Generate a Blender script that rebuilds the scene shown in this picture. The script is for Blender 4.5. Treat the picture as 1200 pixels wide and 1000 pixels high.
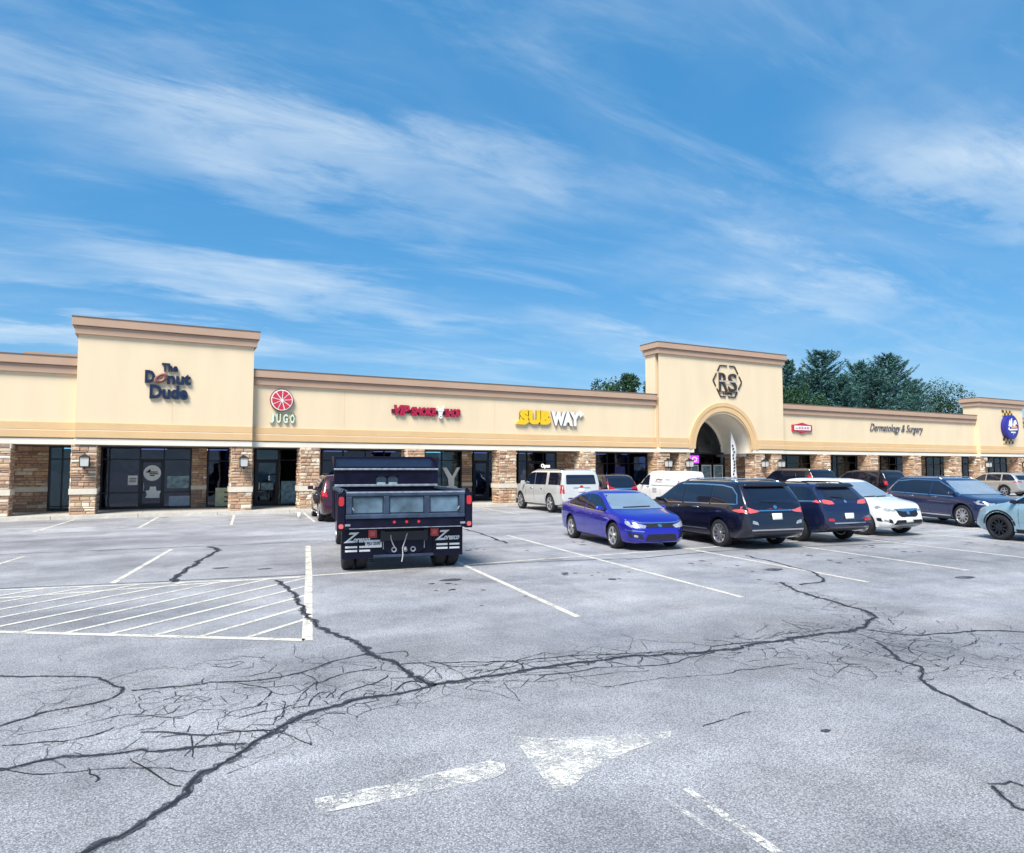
import bpy, bmesh, math, random
from mathutils import Vector, Matrix
from mathutils.bvhtree import BVHTree
from mathutils.geometry import delaunay_2d_cdt

R = math.radians
rnd = random.Random(7)
scene = bpy.context.scene
for o in list(bpy.data.objects):
    bpy.data.objects.remove(o)
col = scene.collection

# ------------------------------------------------------------------ camera
FPX, YAW, HC = 800.0, R(27.5), 2.05
PIT = math.atan(48 / 800)
cam_d = bpy.data.cameras.new('camera'); cam = bpy.data.objects.new('camera', cam_d); col.objects.link(cam)
cam_d.sensor_width = 36; cam_d.lens = 36 * FPX / 1200; cam_d.clip_end = 3000; cam_d.clip_start = .05
cam.location = (0, 0, HC); cam.rotation_euler = (R(90) + PIT, 0, -YAW)
scene.camera = cam

# ------------------------------------------------------------------ light
SUN_EL, SUN_AZ = R(52), R(-48)      # azimuth measured from -Y (in front of the shops) towards -X is negative
sd = bpy.data.lights.new('sun', 'SUN'); sun = bpy.data.objects.new('sun', sd); col.objects.link(sun)
sd.energy = 3.4; sd.angle = R(26); sd.color = (1.0, .95, .87)
sdir = Vector((math.sin(SUN_AZ) * math.cos(SUN_EL), -math.cos(SUN_AZ) * math.cos(SUN_EL), math.sin(SUN_EL)))
sun.rotation_euler = sdir.to_track_quat('Z', 'Y').to_euler(); sun.location = (0, 0, 40)

world = bpy.data.worlds.new('World'); scene.world = world; world.use_nodes = True
wn, wl = world.node_tree.nodes, world.node_tree.links
wn.clear()
def WN(t, **k):
    n = wn.new(t)
    for a, b in k.items(): setattr(n, a, b)
    return n
def wmath(op, a, b=None, clamp=False):
    n = WN('ShaderNodeMath', operation=op, use_clamp=clamp)
    for i, v in enumerate((a, b)):
        if v is None: continue
        if isinstance(v, (int, float)): n.inputs[i].default_value = v
        else: wl.new(v, n.inputs[i])
    return n.outputs[0]
sky = WN('ShaderNodeTexSky', sky_type='NISHITA', sun_disc=False)
sky.sun_elevation = SUN_EL; sky.sun_rotation = math.atan2(sdir.x, sdir.y)
sky.air_density = 1.15; sky.dust_density = .25; sky.ozone_density = 3.2; sky.altitude = 100
hs = WN('ShaderNodeHueSaturation'); hs.inputs['Saturation'].default_value = 1.12; hs.inputs['Value'].default_value = 1.0
hs.inputs['Hue'].default_value = .492
wl.new(sky.outputs[0], hs.inputs['Color'])
tc = WN('ShaderNodeTexCoord'); sx = WN('ShaderNodeSeparateXYZ'); wl.new(tc.outputs['Generated'], sx.inputs[0])
zz = wmath('MAXIMUM', wmath('ADD', sx.outputs['Z'], .12), .04)
cx = WN('ShaderNodeCombineXYZ')
wl.new(wmath('DIVIDE', sx.outputs['X'], zz), cx.inputs[0]); wl.new(wmath('DIVIDE', sx.outputs['Y'], zz), cx.inputs[1])
def cloud_noise(rot, sc, scale, detail, rough, dist, lo, hi, loc=(0, 0, 0)):
    mp = WN('ShaderNodeMapping'); mp.inputs['Rotation'].default_value = (0, 0, rot); mp.inputs['Scale'].default_value = sc
    mp.inputs['Location'].default_value = loc
    wl.new(cx.outputs[0], mp.inputs[0])
    n = WN('ShaderNodeTexNoise'); wl.new(mp.outputs[0], n.inputs['Vector'])
    n.inputs['Scale'].default_value = scale; n.inputs['Detail'].default_value = detail
    n.inputs['Roughness'].default_value = rough; n.inputs['Distortion'].default_value = dist
    m = WN('ShaderNodeMapRange', interpolation_type='SMOOTHSTEP'); wl.new(n.outputs['Fac'], m.inputs[0])
    m.inputs[1].default_value = lo; m.inputs[2].default_value = hi
    return m.outputs[0]
# cirrus in parallel streets along X, each broken up and frayed by noise
warp = cloud_noise(R(4), (.9, 1.3, 1), 1.1, 8, .55, .3, .2, .8, (2.7, 5.1, 0))
fray = cloud_noise(R(6), (.8, 2.6, 1), 2.6, 10, .68, .5, .25, .75, (9.1, 3.3, 0))
sc2 = WN('ShaderNodeSeparateXYZ'); wl.new(cx.outputs[0], sc2.inputs[0])
yy = wmath('ADD', sc2.outputs['Y'], wmath('ADD', wmath('MULTIPLY', wmath('SUBTRACT', warp, .5), .46), wmath('MULTIPLY', wmath('SUBTRACT', fray, .5), .16)))
cs_ = wmath('COSINE', wmath('MULTIPLY', wmath('SUBTRACT', yy, 1.72), 2 * math.pi / .86))
st_ = WN('ShaderNodeMapRange', interpolation_type='SMOOTHSTEP'); wl.new(cs_, st_.inputs[0]); st_.inputs[1].default_value = -.45; st_.inputs[2].default_value = 1.0
mod = cloud_noise(R(3), (.75, .9, 1), .8, 5, .5, .2, .38, .66, (4.35, 2.6, 0))
streets = wmath('MULTIPLY', st_.outputs[0], wmath('MULTIPLY', mod, wmath('ADD', wmath('MULTIPLY', fray, .75), .45)))
wisps = cloud_noise(R(5), (.7, 2.3, 1), 1.9, 10, .64, .5, .46, .80, (7.4, 2.2, 0))
veil = cloud_noise(0, (1, 1.3, 1), .55, 6, .58, .5, .44, .72, (2.3, 8.2, 0))
cm = wmath('ADD', wmath('MULTIPLY', streets, .50), wmath('MULTIPLY', wisps, .22))
cm = wmath('ADD', cm, wmath('MULTIPLY', veil, .20), True)
mx = WN('ShaderNodeMix', data_type='RGBA'); wl.new(cm, mx.inputs['Factor'])
base = WN('ShaderNodeMix', data_type='RGBA'); base.inputs['Factor'].default_value = .74
wl.new(hs.outputs[0], base.inputs['A']); base.inputs['B'].default_value = (.10, 1.04, 2.42, 1)
wl.new(base.outputs['Result'], mx.inputs['A']); mx.inputs['B'].default_value = (3.3, 3.8, 4.2, 1)
bg = WN('ShaderNodeBackground'); wl.new(mx.outputs['Result'], bg.inputs[0]); bg.inputs[1].default_value = .125
wo = WN('ShaderNodeOutputWorld'); wl.new(bg.outputs[0], wo.inputs[0])

scene.view_settings.view_transform = 'Standard'; scene.view_settings.look = 'None'
scene.view_settings.exposure = .98; scene.view_settings.gamma = 1; scene.view_settings.use_curve_mapping = False
scene.render.engine = 'CYCLES'

# ------------------------------------------------------------------ photo pixel -> direction helpers (photo is 1200 x 1000)
def ray(u, v):
    x = (u - 600) / FPX; y = -(v - 500) / FPX
    fy = math.cos(PIT) - math.sin(PIT) * y; up = math.sin(PIT) + math.cos(PIT) * y
    return Vector((x * math.cos(YAW) + fy * math.sin(YAW), -x * math.sin(YAW) + fy * math.cos(YAW), up))
def at_y(u, v, Y):
    r = ray(u, v); t = Y / r.y
    return r.x * t, HC + r.z * t
def gnd(u, v, Z=0.0):
    r = ray(u, v); t = (Z - HC) / r.z
    return Vector((r.x * t, r.y * t))

# ------------------------------------------------------------------ materials
MATS = {}
def mat(name, colr, rough=.6, metal=0., var=.12, scale=6., bump=0., bscale=60., coat=0., spec=.5, emit=None, detail=6, var2=None, stretch=None):
    if name in MATS: return MATS[name]
    m = bpy.data.materials.new(name); m.use_nodes = True
    nt = m.node_tree; n = nt.nodes; l = nt.links
    b = n['Principled BSDF']
    b.inputs['Roughness'].default_value = rough; b.inputs['Metallic'].default_value = metal
    b.inputs['Coat Weight'].default_value = coat; b.inputs['Coat Roughness'].default_value = .04
    b.inputs['Specular IOR Level'].default_value = spec
    t = n.new('ShaderNodeTexCoord'); src = t.outputs['Object']
    if stretch:
        mp = n.new('ShaderNodeMapping'); mp.inputs['Scale'].default_value = stretch; l.new(src, mp.inputs[0]); src = mp.outputs[0]
    ns = n.new('ShaderNodeTexNoise'); ns.inputs['Scale'].default_value = scale; ns.inputs['Detail'].default_value = detail
    l.new(src, ns.inputs['Vector'])
    mr = n.new('ShaderNodeMapRange'); l.new(ns.outputs['Fac'], mr.inputs[0])
    mr.inputs[1].default_value = .25; mr.inputs[2].default_value = .75
    mr.inputs[3].default_value = 1 - var; mr.inputs[4].default_value = 1 + var
    mu = n.new('ShaderNodeMix'); mu.data_type = 'RGBA'; mu.blend_type = 'MULTIPLY'; mu.inputs['Factor'].default_value = 1
    mu.inputs['A'].default_value = (*colr, 1); l.new(mr.outputs[0], mu.inputs['B'])
    l.new(mu.outputs['Result'], b.inputs['Base Color'])
    if bump:
        n2 = n.new('ShaderNodeTexNoise'); n2.inputs['Scale'].default_value = bscale; n2.inputs['Detail'].default_value = 5
        l.new(src, n2.inputs['Vector'])
        bp = n.new('ShaderNodeBump'); bp.inputs['Strength'].default_value = bump; bp.inputs['Distance'].default_value = .02
        l.new(n2.outputs['Fac'], bp.inputs['Height']); l.new(bp.outputs[0], b.inputs['Normal'])
    if emit:
        b.inputs['Emission Color'].default_value = (*emit[0], 1); b.inputs['Emission Strength'].default_value = emit[1]
    MATS[name] = m
    return m

M_WALL = mat('stucco_cream', (.76, .605, .405), .9, var=.05, scale=1.1, bump=.15, bscale=90, stretch=(1, 1, .22))
M_BAND = mat('stucco_tan', (.68, .455, .235), .9, var=.05, scale=1.2, bump=.15, bscale=90)
M_CORN = mat('stucco_rose', (.455, .305, .215), .9, var=.05, scale=1.2, bump=.15, bscale=90)
M_BEAM = mat('stucco_ivory', (.82, .75, .63), .85, var=.04, scale=1.5, bump=.1, bscale=90)
M_SOFF = mat('soffit_paint', (.20, .19, .19), .9, var=.06)
M_JOINT = mat('joint_dark', (.16, .115, .085), .9)
M_FRAME = mat('bronze_frame', (.010, .011, .018), .35, .3, var=.1)
M_ROOF = mat('roof_membrane', (.35, .34, .33), .9)
M_CONC = mat('concrete', (.50, .46, .40), .9, var=.14, scale=3, bump=.25, bscale=70)
M_KERB = mat('kerb_concrete', (.58, .54, .47), .9, var=.16, scale=4, bump=.25, bscale=60)
M_DARK = mat('shop_dark', (.012, .012, .03), .8)
STONE = [mat('stone_%s' % k, c, .9, var=.3, scale=9, bump=.5, bscale=30) for k, c in (
    ('ochre', (.56, .385, .245)), ('russet', (.45, .275, .185)), ('umber', (.31, .215, .165)), ('sand', (.65, .52, .38)), ('cream', (.76, .69, .57)), ('clay', (.53, .335, .215)))]
M_LIME = mat('limestone', (.70, .63, .51), .85, var=.08, scale=5, bump=.25, bscale=40)
M_MORTAR = mat('mortar', (.19, .135, .095), .95, var=.2)

def glass_mat(name, c, rough=.02, spec=.5, wav=.0):
    m = mat(name, c, rough, 0, var=.25, scale=.6, spec=spec)
    return m
def clear_glass(name, tint, gloss):
    m = bpy.data.materials.new(name); m.use_nodes = True; n = m.node_tree.nodes; l = m.node_tree.links; n.remove(n['Principled BSDF'])
    tr = n.new('ShaderNodeBsdfTransparent'); tr.inputs[0].default_value = (*tint, 1)
    gl = n.new('ShaderNodeBsdfGlossy'); gl.inputs['Roughness'].default_value = .02; gl.inputs[0].default_value = (*gloss, 1)
    t = n.new('ShaderNodeTexCoord'); ns = n.new('ShaderNodeTexNoise'); ns.inputs['Scale'].default_value = .9; l.new(t.outputs['Object'], ns.inputs['Vector'])
    bp = n.new('ShaderNodeBump'); bp.inputs['Strength'].default_value = .08; bp.inputs['Distance'].default_value = .1; l.new(ns.outputs['Fac'], bp.inputs['Height']); l.new(bp.outputs[0], gl.inputs['Normal'])
    fr = n.new('ShaderNodeFresnel'); fr.inputs[0].default_value = 1.62
    ms = n.new('ShaderNodeMixShader'); l.new(fr.outputs[0], ms.inputs[0]); l.new(tr.outputs[0], ms.inputs[1]); l.new(gl.outputs[0], ms.inputs[2]); l.new(ms.outputs[0], n['Material Output'].inputs[0])
    return m
M_GLASS = clear_glass('shop_glass', (.22, .27, .48), (.8, .9, 1))
M_GLASS2 = clear_glass('shop_glass_teal', (.34, .58, .68), (.8, .95, 1))
M_TGLASS = glass_mat('tinted_glass', (.010, .030, .055), .02, .6)
M_CGLASS = glass_mat('car_glass', (.006, .009, .022), .01, .9)
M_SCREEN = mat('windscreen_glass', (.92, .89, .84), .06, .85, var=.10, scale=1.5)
M_TYRE = mat('tyre_rubber', (.012, .012, .016), .8, var=.2, scale=20, bump=.2)
M_RIM = mat('alloy', (.62, .62, .63), .28, .85, var=.08)
M_RIMD = mat('alloy_dark', (.05, .055, .07), .3, .8, var=.1)
M_BLK = mat('black_plastic', (.010, .010, .016), .45, var=.2, bump=.1)
M_CHROME = mat('chrome', (.75, .76, .78), .12, 1., var=.05)
M_RED = mat('red_lens', (.45, .012, .02), .12, coat=.6, var=.15)
M_REDL = mat('red_lens_pale', (.62, .10, .10), .12, coat=.6, var=.15)
M_LAMP = mat('clear_lens', (.34, .36, .38), .22, .2, coat=.3, var=.35, scale=14)
M_PLATE = mat('plate_white', (.72, .72, .70), .4, var=.1)
M_WHITE = mat('white_acrylic', (.80, .80, .78), .35, var=.03)
M_NAVYL = mat('navy_acrylic', (.010, .018, .055), .3, var=.1)

def asphalt_mat():
    m = bpy.data.materials.new('asphalt'); m.use_nodes = True
    nt = m.node_tree; n = nt.nodes; l = nt.links; b = n['Principled BSDF']
    t = n.new('ShaderNodeTexCoord')
    def noise(scale, detail, rough=.55, stretch=None, dist=0):
        s = n.new('ShaderNodeTexNoise'); s.inputs['Scale'].default_value = scale; s.inputs['Detail'].default_value = detail
        s.inputs['Roughness'].default_value = rough; s.inputs['Distortion'].default_value = dist
        if stretch:
            mp = n.new('ShaderNodeMapping'); mp.inputs['Scale'].default_value = stretch
            l.new(t.outputs['Object'], mp.inputs[0]); l.new(mp.outputs[0], s.inputs['Vector'])
        else: l.new(t.outputs['Object'], s.inputs['Vector'])
        return s.outputs['Fac']
    def rng(src, a, b_, c, d):
        r = n.new('ShaderNodeMapRange'); l.new(src, r.inputs[0])
        for i, v in enumerate((a, b_, c, d)): r.inputs[i + 1].default_value = v
        return r.outputs[0]
    def mul(a, b_):
        q = n.new('ShaderNodeMath'); q.operation = 'MULTIPLY'; l.new(a, q.inputs[0]); l.new(b_, q.inputs[1]); return q.outputs[0]
    big = rng(noise(.16, 5, .6, (1, 1.6, 1)), .3, .7, .68, 1.26)
    mid = rng(noise(1.1, 8, .7), .3, .7, .78, 1.20)
    grain = rng(noise(95, 4, .75), .34, .66, .30, 1.68)
    v = n.new('ShaderNodeTexVoronoi'); v.inputs['Scale'].default_value = 62; l.new(t.outputs['Object'], v.inputs['Vector'])
    agg = rng(v.outputs['Distance'], .05, .75, 1.28, .62)
    stain = rng(noise(.9, 5, .6, (1, .55, 1), .4), .58, .78, 1.0, .58)
    lane = rng(noise(.35, 3, .5, (.25, 2.2, 1)), .35, .65, .86, 1.10)
    val = mul(mul(mul(mul(big, mid), mul(grain, agg)), stain), lane)
    mx = n.new('ShaderNodeMix'); mx.data_type = 'RGBA'; mx.blend_type = 'MULTIPLY'; mx.inputs['Factor'].default_value = 1
    tint = n.new('ShaderNodeMix'); tint.data_type = 'RGBA'
    l.new(rng(noise(.5, 3), .35, .65, 0, 1), tint.inputs['Factor'])
    tint.inputs['A'].default_value = (.365, .363, .385, 1); tint.inputs['B'].default_value = (.435, .428, .440, 1)
    l.new(tint.outputs['Result'], mx.inputs['A']); l.new(val, mx.inputs['B']); l.new(mx.outputs['Result'], b.inputs['Base Color'])
    l.new(rng(noise(.5, 4), .3, .7, .55, .85), b.inputs['Roughness'])
    b.inputs['Specular IOR Level'].default_value = .35
    bp = n.new('ShaderNodeBump'); bp.inputs['Strength'].default_value = .55; bp.inputs['Distance'].default_value = .006
    ad = n.new('ShaderNodeMath'); ad.operation = 'ADD'; l.new(grain, ad.inputs[0]); l.new(agg, ad.inputs[1])
    l.new(ad.outputs[0], bp.inputs['Height']); l.new(bp.outputs[0], b.inputs['Normal'])
    return m
M_ASPH = asphalt_mat()

def paint_mat(name, c, lo, hi, scale=22):
    m = bpy.data.materials.new(name); m.use_nodes = True
    nt = m.node_tree; n = nt.nodes; l = nt.links; b = n['Principled BSDF']; out = n['Material Output']
    b.inputs['Base Color'].default_value = (*c, 1); b.inputs['Roughness'].default_value = .8
    t = n.new('ShaderNodeTexCoord')
    fs = []
    for sc, d in ((scale, 5), (scale * 4, 3), (scale * .12, 3)):
        s = n.new('ShaderNodeTexNoise'); s.inputs['Scale'].default_value = sc; s.inputs['Detail'].default_value = d; s.inputs['Roughness'].default_value = .7
        l.new(t.outputs['Object'], s.inputs['Vector']); fs.append(s.outputs['Fac'])
    a = n.new('ShaderNodeMath'); a.operation = 'ADD'; l.new(fs[0], a.inputs[0]); l.new(fs[1], a.inputs[1])
    a2 = n.new('ShaderNodeMath'); a2.operation = 'ADD'; l.new(a.outputs[0], a2.inputs[0]); l.new(fs[2], a2.inputs[1])
    r = n.new('ShaderNodeMapRange'); l.new(a2.outputs[0], r.inputs[0]); r.inputs[1].default_value = lo; r.inputs[2].default_value = hi
    tr = n.new('ShaderNodeBsdfTransparent'); ms = n.new('ShaderNodeMixShader')
    l.new(r.outputs[0], ms.inputs[0]); l.new(tr.outputs[0], ms.inputs[1]); l.new(b.outputs[0], ms.inputs[2]); l.new(ms.outputs[0], out.inputs[0])
    return m
M_PAINT = paint_mat('line_paint', (.66, .62, .53), 1.16, 1.50)
M_PAINTW = paint_mat('worn_paint', (.70, .68, .62), 1.38, 1.68, 26)
M_PAINTF = paint_mat('faded_paint', (.66, .65, .63), 1.40, 1.78, 20)
M_CRACK = paint_mat('crack_filler', (.040, .044, .060), 1.22, 1.62, 12)
M_CORE = paint_mat('crack_core', (.012, .013, .018), 1.10, 1.32, 10)
M_CRACKF = paint_mat('crack_open', (.035, .036, .042), 1.18, 1.42, 9)

# ------------------------------------------------------------------ mesh helpers
def link(o, parent=None):
    col.objects.link(o)
    if parent is not None: o.parent = parent
    return o
def tag(o, label, cat, group=None):
    o['label'] = label; o['category'] = cat
    if group: o['group'] = group
    return o
def empty(name, loc, rz=0.):
    o = bpy.data.objects.new(name, None); o.location = loc; o.rotation_euler = (0, 0, rz); o.empty_display_size = .3
    return link(o)
class MB:
    def __init__(s): s.v = []; s.f = []; s.m = []
    def add(s, vs, fs, mi=0):
        k = len(s.v); s.v += [tuple(p) for p in vs]
        for f in fs: s.f.append([i + k for i in f]); s.m.append(mi)
        return s
    def box(s, x0, x1, y0, y1, z0, z1, mi=0):
        return s.add([(x0, y0, z0), (x1, y0, z0), (x1, y1, z0), (x0, y1, z0), (x0, y0, z1), (x1, y0, z1), (x1, y1, z1), (x0, y1, z1)],
                     [(0, 3, 2, 1), (4, 5, 6, 7), (0, 1, 5, 4), (1, 2, 6, 5), (2, 3, 7, 6), (3, 0, 4, 7)], mi)
    def hexa(s, b, t, mi=0):          # bottom and top quads
        return s.add(list(b) + list(t), [(3, 2, 1, 0), (4, 5, 6, 7), (0, 1, 5, 4), (1, 2, 6, 5), (2, 3, 7, 6), (3, 0, 4, 7)], mi)
    def prism_xz(s, poly, y0, y1, mi=0):
        n = len(poly); vs = [(x, y0, z) for x, z in poly] + [(x, y1, z) for x, z in poly]
        return s.add(vs, [list(range(n)), list(range(2 * n - 1, n - 1, -1))] + [((i + 1) % n, i, n + i, n + (i + 1) % n) for i in range(n)], mi)
    def prism_yz(s, poly, x0, x1, mi=0):
        n = len(poly); vs = [(x0, y, z) for y, z in poly] + [(x1, y, z) for y, z in poly]
        return s.add(vs, [list(range(n - 1, -1, -1)), list(range(n, 2 * n))] + [(i, (i + 1) % n, n + (i + 1) % n, n + i) for i in range(n)], mi)
    def prism_xy(s, poly, z0, z1, mi=0):
        n = len(poly); vs = [(x, y, z0) for x, y in poly] + [(x, y, z1) for x, y in poly]
        return s.add(vs, [list(range(n - 1, -1, -1)), list(range(n, 2 * n))] + [(i, (i + 1) % n, n + (i + 1) % n, n + i) for i in range(n)], mi)
    def tube(s, pts, r, n=8, mi=0, r1=None):
        pts = [Vector(p) for p in pts]; rings = []
        for i, p in enumerate(pts):
            d = (pts[min(i + 1, len(pts) - 1)] - pts[max(i - 1, 0)]).normalized()
            a = d.orthogonal().normalized() if i == 0 else (pa - d * pa.dot(d)).normalized()
            pa = a; b = d.cross(a)
            rr = r if r1 is None else r + (r1 - r) * i / (len(pts) - 1)
            rings.append([p + (a * math.cos(2 * math.pi * k / n) + b * math.sin(2 * math.pi * k / n)) * rr for k in range(n)])
        vs = [q for g in rings for q in g]; fs = []
        for i in range(len(rings) - 1):
            for k in range(n): fs.append((i * n + k, i * n + (k + 1) % n, (i + 1) * n + (k + 1) % n, (i + 1) * n + k))
        fs.append(list(range(n - 1, -1, -1))); fs.append([(len(rings) - 1) * n + k for k in range(n)])
        return s.add(vs, fs, mi)
    def lathe_y(s, prof, n=32, mi=0, c=(0, 0, 0), closed=True):   # profile (r, y) about the y axis
        vs = []
        for k in range(n):
            a = 2 * math.pi * k / n
            for r, y in prof: vs.append((c[0] + r * math.cos(a), c[1] + y, c[2] + r * math.sin(a)))
        p = len(prof); fs = []
        for k in range(n):
            for i in range(p if closed else p - 1):
                j = (i + 1) % p
                fs.append((k * p + i, k * p + j, ((k + 1) % n) * p + j, ((k + 1) % n) * p + i))
        return s.add(vs, fs, mi)
    def mesh(s, name, mats, smooth=False):
        me = bpy.data.meshes.new(name); me.from_pydata(s.v, [], s.f)
        for m in (mats if isinstance(mats, (list, tuple)) else [mats]): me.materials.append(m)
        for p, i in zip(me.polygons, s.m): p.material_index = i; p.use_smooth = smooth
        bm = bmesh.new(); bm.from_mesh(me); bmesh.ops.recalc_face_normals(bm, faces=bm.faces); bm.to_mesh(me); bm.free()
        return me
    def build(s, name, mats, parent=None, smooth=False, bevel=0., off=None):
        o = bpy.data.objects.new(name, s.mesh(name, mats, smooth)); link(o, parent)
        if off is not None: o.location = off
        if bevel:
            b = o.modifiers.new('bevel', 'BEVEL'); b.width = bevel; b.segments = 2; b.limit_method = 'ANGLE'
        return o

def text_obj(s, size, ext, offset=0., spacing=1., align='CENTER'):
    c = bpy.data.curves.new('txt', 'FONT'); c.body = s; c.size = size; c.extrude = ext; c.offset = offset
    c.space_character = spacing; c.align_x = align; c.resolution_u = 3
    o = bpy.data.objects.new('txt', c); col.objects.link(o)
    bpy.context.view_layer.update()
    me = bpy.data.meshes.new_from_object(o.evaluated_get(bpy.context.evaluated_depsgraph_get()))
    bpy.data.objects.remove(o); bpy.data.curves.remove(c)
    return me
def letters(s, size, ext, mats, parent, place, offset=0., shear=0., spacing=1., width=None, name='letter', back=None, height=None):
    """each glyph as its own mesh; place maps (x along, up, out) to parent space"""
    me = text_obj(s, size, ext, offset, spacing)
    bm = bmesh.new(); bm.from_mesh(me); bpy.data.meshes.remove(me)
    bmesh.ops.remove_doubles(bm, verts=bm.verts, dist=1e-5)
    seen = set(); isl = []
    for v in bm.verts:
        if v in seen: continue
        st = [v]; seen.add(v); comp = []
        while st:
            q = st.pop(); comp.append(q)
            for e in q.link_edges:
                w = e.other_vert(q)
                if w not in seen: seen.add(w); st.append(w)
        isl.append(comp)
    xs = [v.co.x for v in bm.verts]; x0, x1 = min(xs), max(xs); k = 1. if width is None else width / (x1 - x0)
    ys = [v.co.y for v in bm.verts]; y0, y1 = min(ys), max(ys); ky = k if height is None else height / (y1 - y0)
    groups = []
    for c in sorted(isl, key=lambda c: min(v.co.x for v in c)):
        a, b = min(v.co.x for v in c), max(v.co.x for v in c)
        for g in groups:
            if a < g[1] - .35 * min(b - a, g[1] - g[0]): g[2].extend(c); g[1] = max(g[1], b); break
        else: groups.append([a, b, list(c)])
    out = []
    for a, b, vs in groups:
        idx = {v: i for i, v in enumerate(vs)}; sv = set(vs); mb = MB()
        fs = [[idx[v] for v in f.verts] for f in bm.faces if f.verts[0] in sv]
        pv = [place((v.co.x - (x0 + x1) / 2) * k + shear * (v.co.y - y0) * ky, (v.co.y - y0) * ky, v.co.z) for v in vs]
        me2 = bpy.data.meshes.new(name); me2.from_pydata(pv, [], fs)
        for m in (mats if isinstance(mats, (list, tuple)) else [mats]): me2.materials.append(m)
        if len(me2.materials) > 1:
            for p, f in zip(me2.polygons, [f for f in bm.faces if f.verts[0] in sv]):
                p.material_index = 0 if abs(f.normal.z) > .5 else 1
        b2 = bmesh.new(); b2.from_mesh(me2); bmesh.ops.recalc_face_normals(b2, faces=b2.faces); b2.to_mesh(me2); b2.free()
        o = bpy.data.objects.new(name, me2); link(o, parent); out.append(o)
    bm.free()
    return out

# ================================================================== SETTING: ground
g = MB(); g.add([(-400, -300, 0), (600, -300, 0), (600, 700, 0), (-400, 700, 0)], [(0, 1, 2, 3)])
lot = g.build('parking_lot', M_ASPH); lot['kind'] = 'structure'
D = 32.6            # front plane of the stone pillars
GL = 35.9           # shop-front plane under the covered walk
KY = 32.05          # kerb face
SW = .15

def strip(pts, w, z, name, m, jit=0., taper=False):
    """a painted or tarred strip along ground points"""
    mb = MB(); n = len(pts); vs = []
    for i, p in enumerate(pts):
        d = (pts[min(i + 1, n - 1)] - pts[max(i - 1, 0)]).normalized(); nn = Vector((-d.y, d.x))
        ww = w * (.5 + (rnd.uniform(-jit, jit)))
        ww2 = w * (.5 + (rnd.uniform(-jit, jit)))
        if taper: q = 1 - .75 * i / (n - 1); ww *= q; ww2 *= q
        a, b = p + nn * ww, p - nn * ww2
        vs += [(a.x, a.y, z), (b.x, b.y, z)]
    mb.add(vs, [(2 * i, 2 * i + 1, 2 * i + 3, 2 * i + 2) for i in range(n - 1)])
    return mb.build(name, m, lot)
def gpoly(pix, z, name, m):
    mb = MB(); pts = [gnd(*p) for p in pix]
    mb.add([(p.x, p.y, z) for p in pts], [list(range(len(pts)))])
    return mb.build(name, m, lot)
V2 = lambda x, y: Vector((x, y))
SK = .115           # stalls lean a little: dx per dy
ROW = 13.35
# row line where the two rows of stalls meet
strip([V2(x, ROW + .02 * math.sin(x)) for x in range(-22, 52, 2)], .10, .0045, 'row_line', M_PAINT)
LX = [2.72 + 3.08 * i for i in range(0, 14)]
for i, x in enumerate(LX):
    a, b = V2(x - SK * 5.3, ROW - 5.35), V2(x + SK * 5.2, ROW + 5.2)
    if i == 0: continue
    strip([a + (b - a) * t / 8 for t in range(9)], .10, .005, 'stall_line', M_PAINT)
strip([gnd(360, 751), gnd(361, 710), gnd(362, 672), gnd(361, 640)], .125, .005, 'stall_line', M_PAINT)
for dx in (-3.35, -6.4, -9.5):
    a, b = V2(2.72 + dx, ROW + .75), V2(3.75 + dx, ROW + 5.9)
    strip([a, (a + b) / 2, b], .10, .005, 'stall_line', M_PAINT)
# hatched bay
A, Bq = gnd(0, 741), gnd(357, 750.5)
dirv = (A - Bq).normalized(); far = Bq + dirv * 9
strip([Bq, (Bq + far) / 2, far], .11, .005, 'hatch_border', M_PAINT)
T0 = gnd(352, 677); T1 = T0 + (gnd(0, 692) - T0).normalized() * 9
strip([T0, (T0 + T1) / 2, T1], .10, .0052, 'hatch_border', M_PAINT)
nh = Vector((-dirv.y, dirv.x)); nh = nh if nh.y > 0 else -nh
hd = (gnd(355, 733) - gnd(302.5, 750)).normalized()
rgt0, rgt1 = gnd(357, 750.5), gnd(361, 676)
def seg_x(p, d, a, b):
    e = b - a; den = d.x * e.y - d.y * e.x
    t = ((a.x - p.x) * e.y - (a.y - p.y) * e.x) / den; s_ = ((a.x - p.x) * d.y - (a.y - p.y) * d.x) / den
    return t, s_
step = (gnd(302.5, 749) - gnd(248, 747.5)).length
for k in range(13):
    p = Bq + dirv * (.75 + step * k)
    t, s_ = seg_x(p, hd, rgt0, rgt1)
    if not (0 <= s_ <= 1):
        t, s_ = seg_x(p, hd, T0, T1)
    q = p + hd * t
    strip([p, (p + q) / 2, q], .080, .0058, 'hatch_stripe', M_PAINT)
# stalls by the kerb
for i in range(-3, 17):
    x = -3.4 + 2.92 * i
    a, b = V2(x, 26.4), V2(x + .62, 31.9)
    strip([a, (a + b) / 2, b], .10, .005, 'stall_line', M_PAINT)
for k in range(7):
    a = V2(-.3 + .1 * k, 27.0 + .65 * k); strip([a, a + V2(2.25, .15)], .09, .0055, 'hatch_stripe', M_PAINTF)
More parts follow.
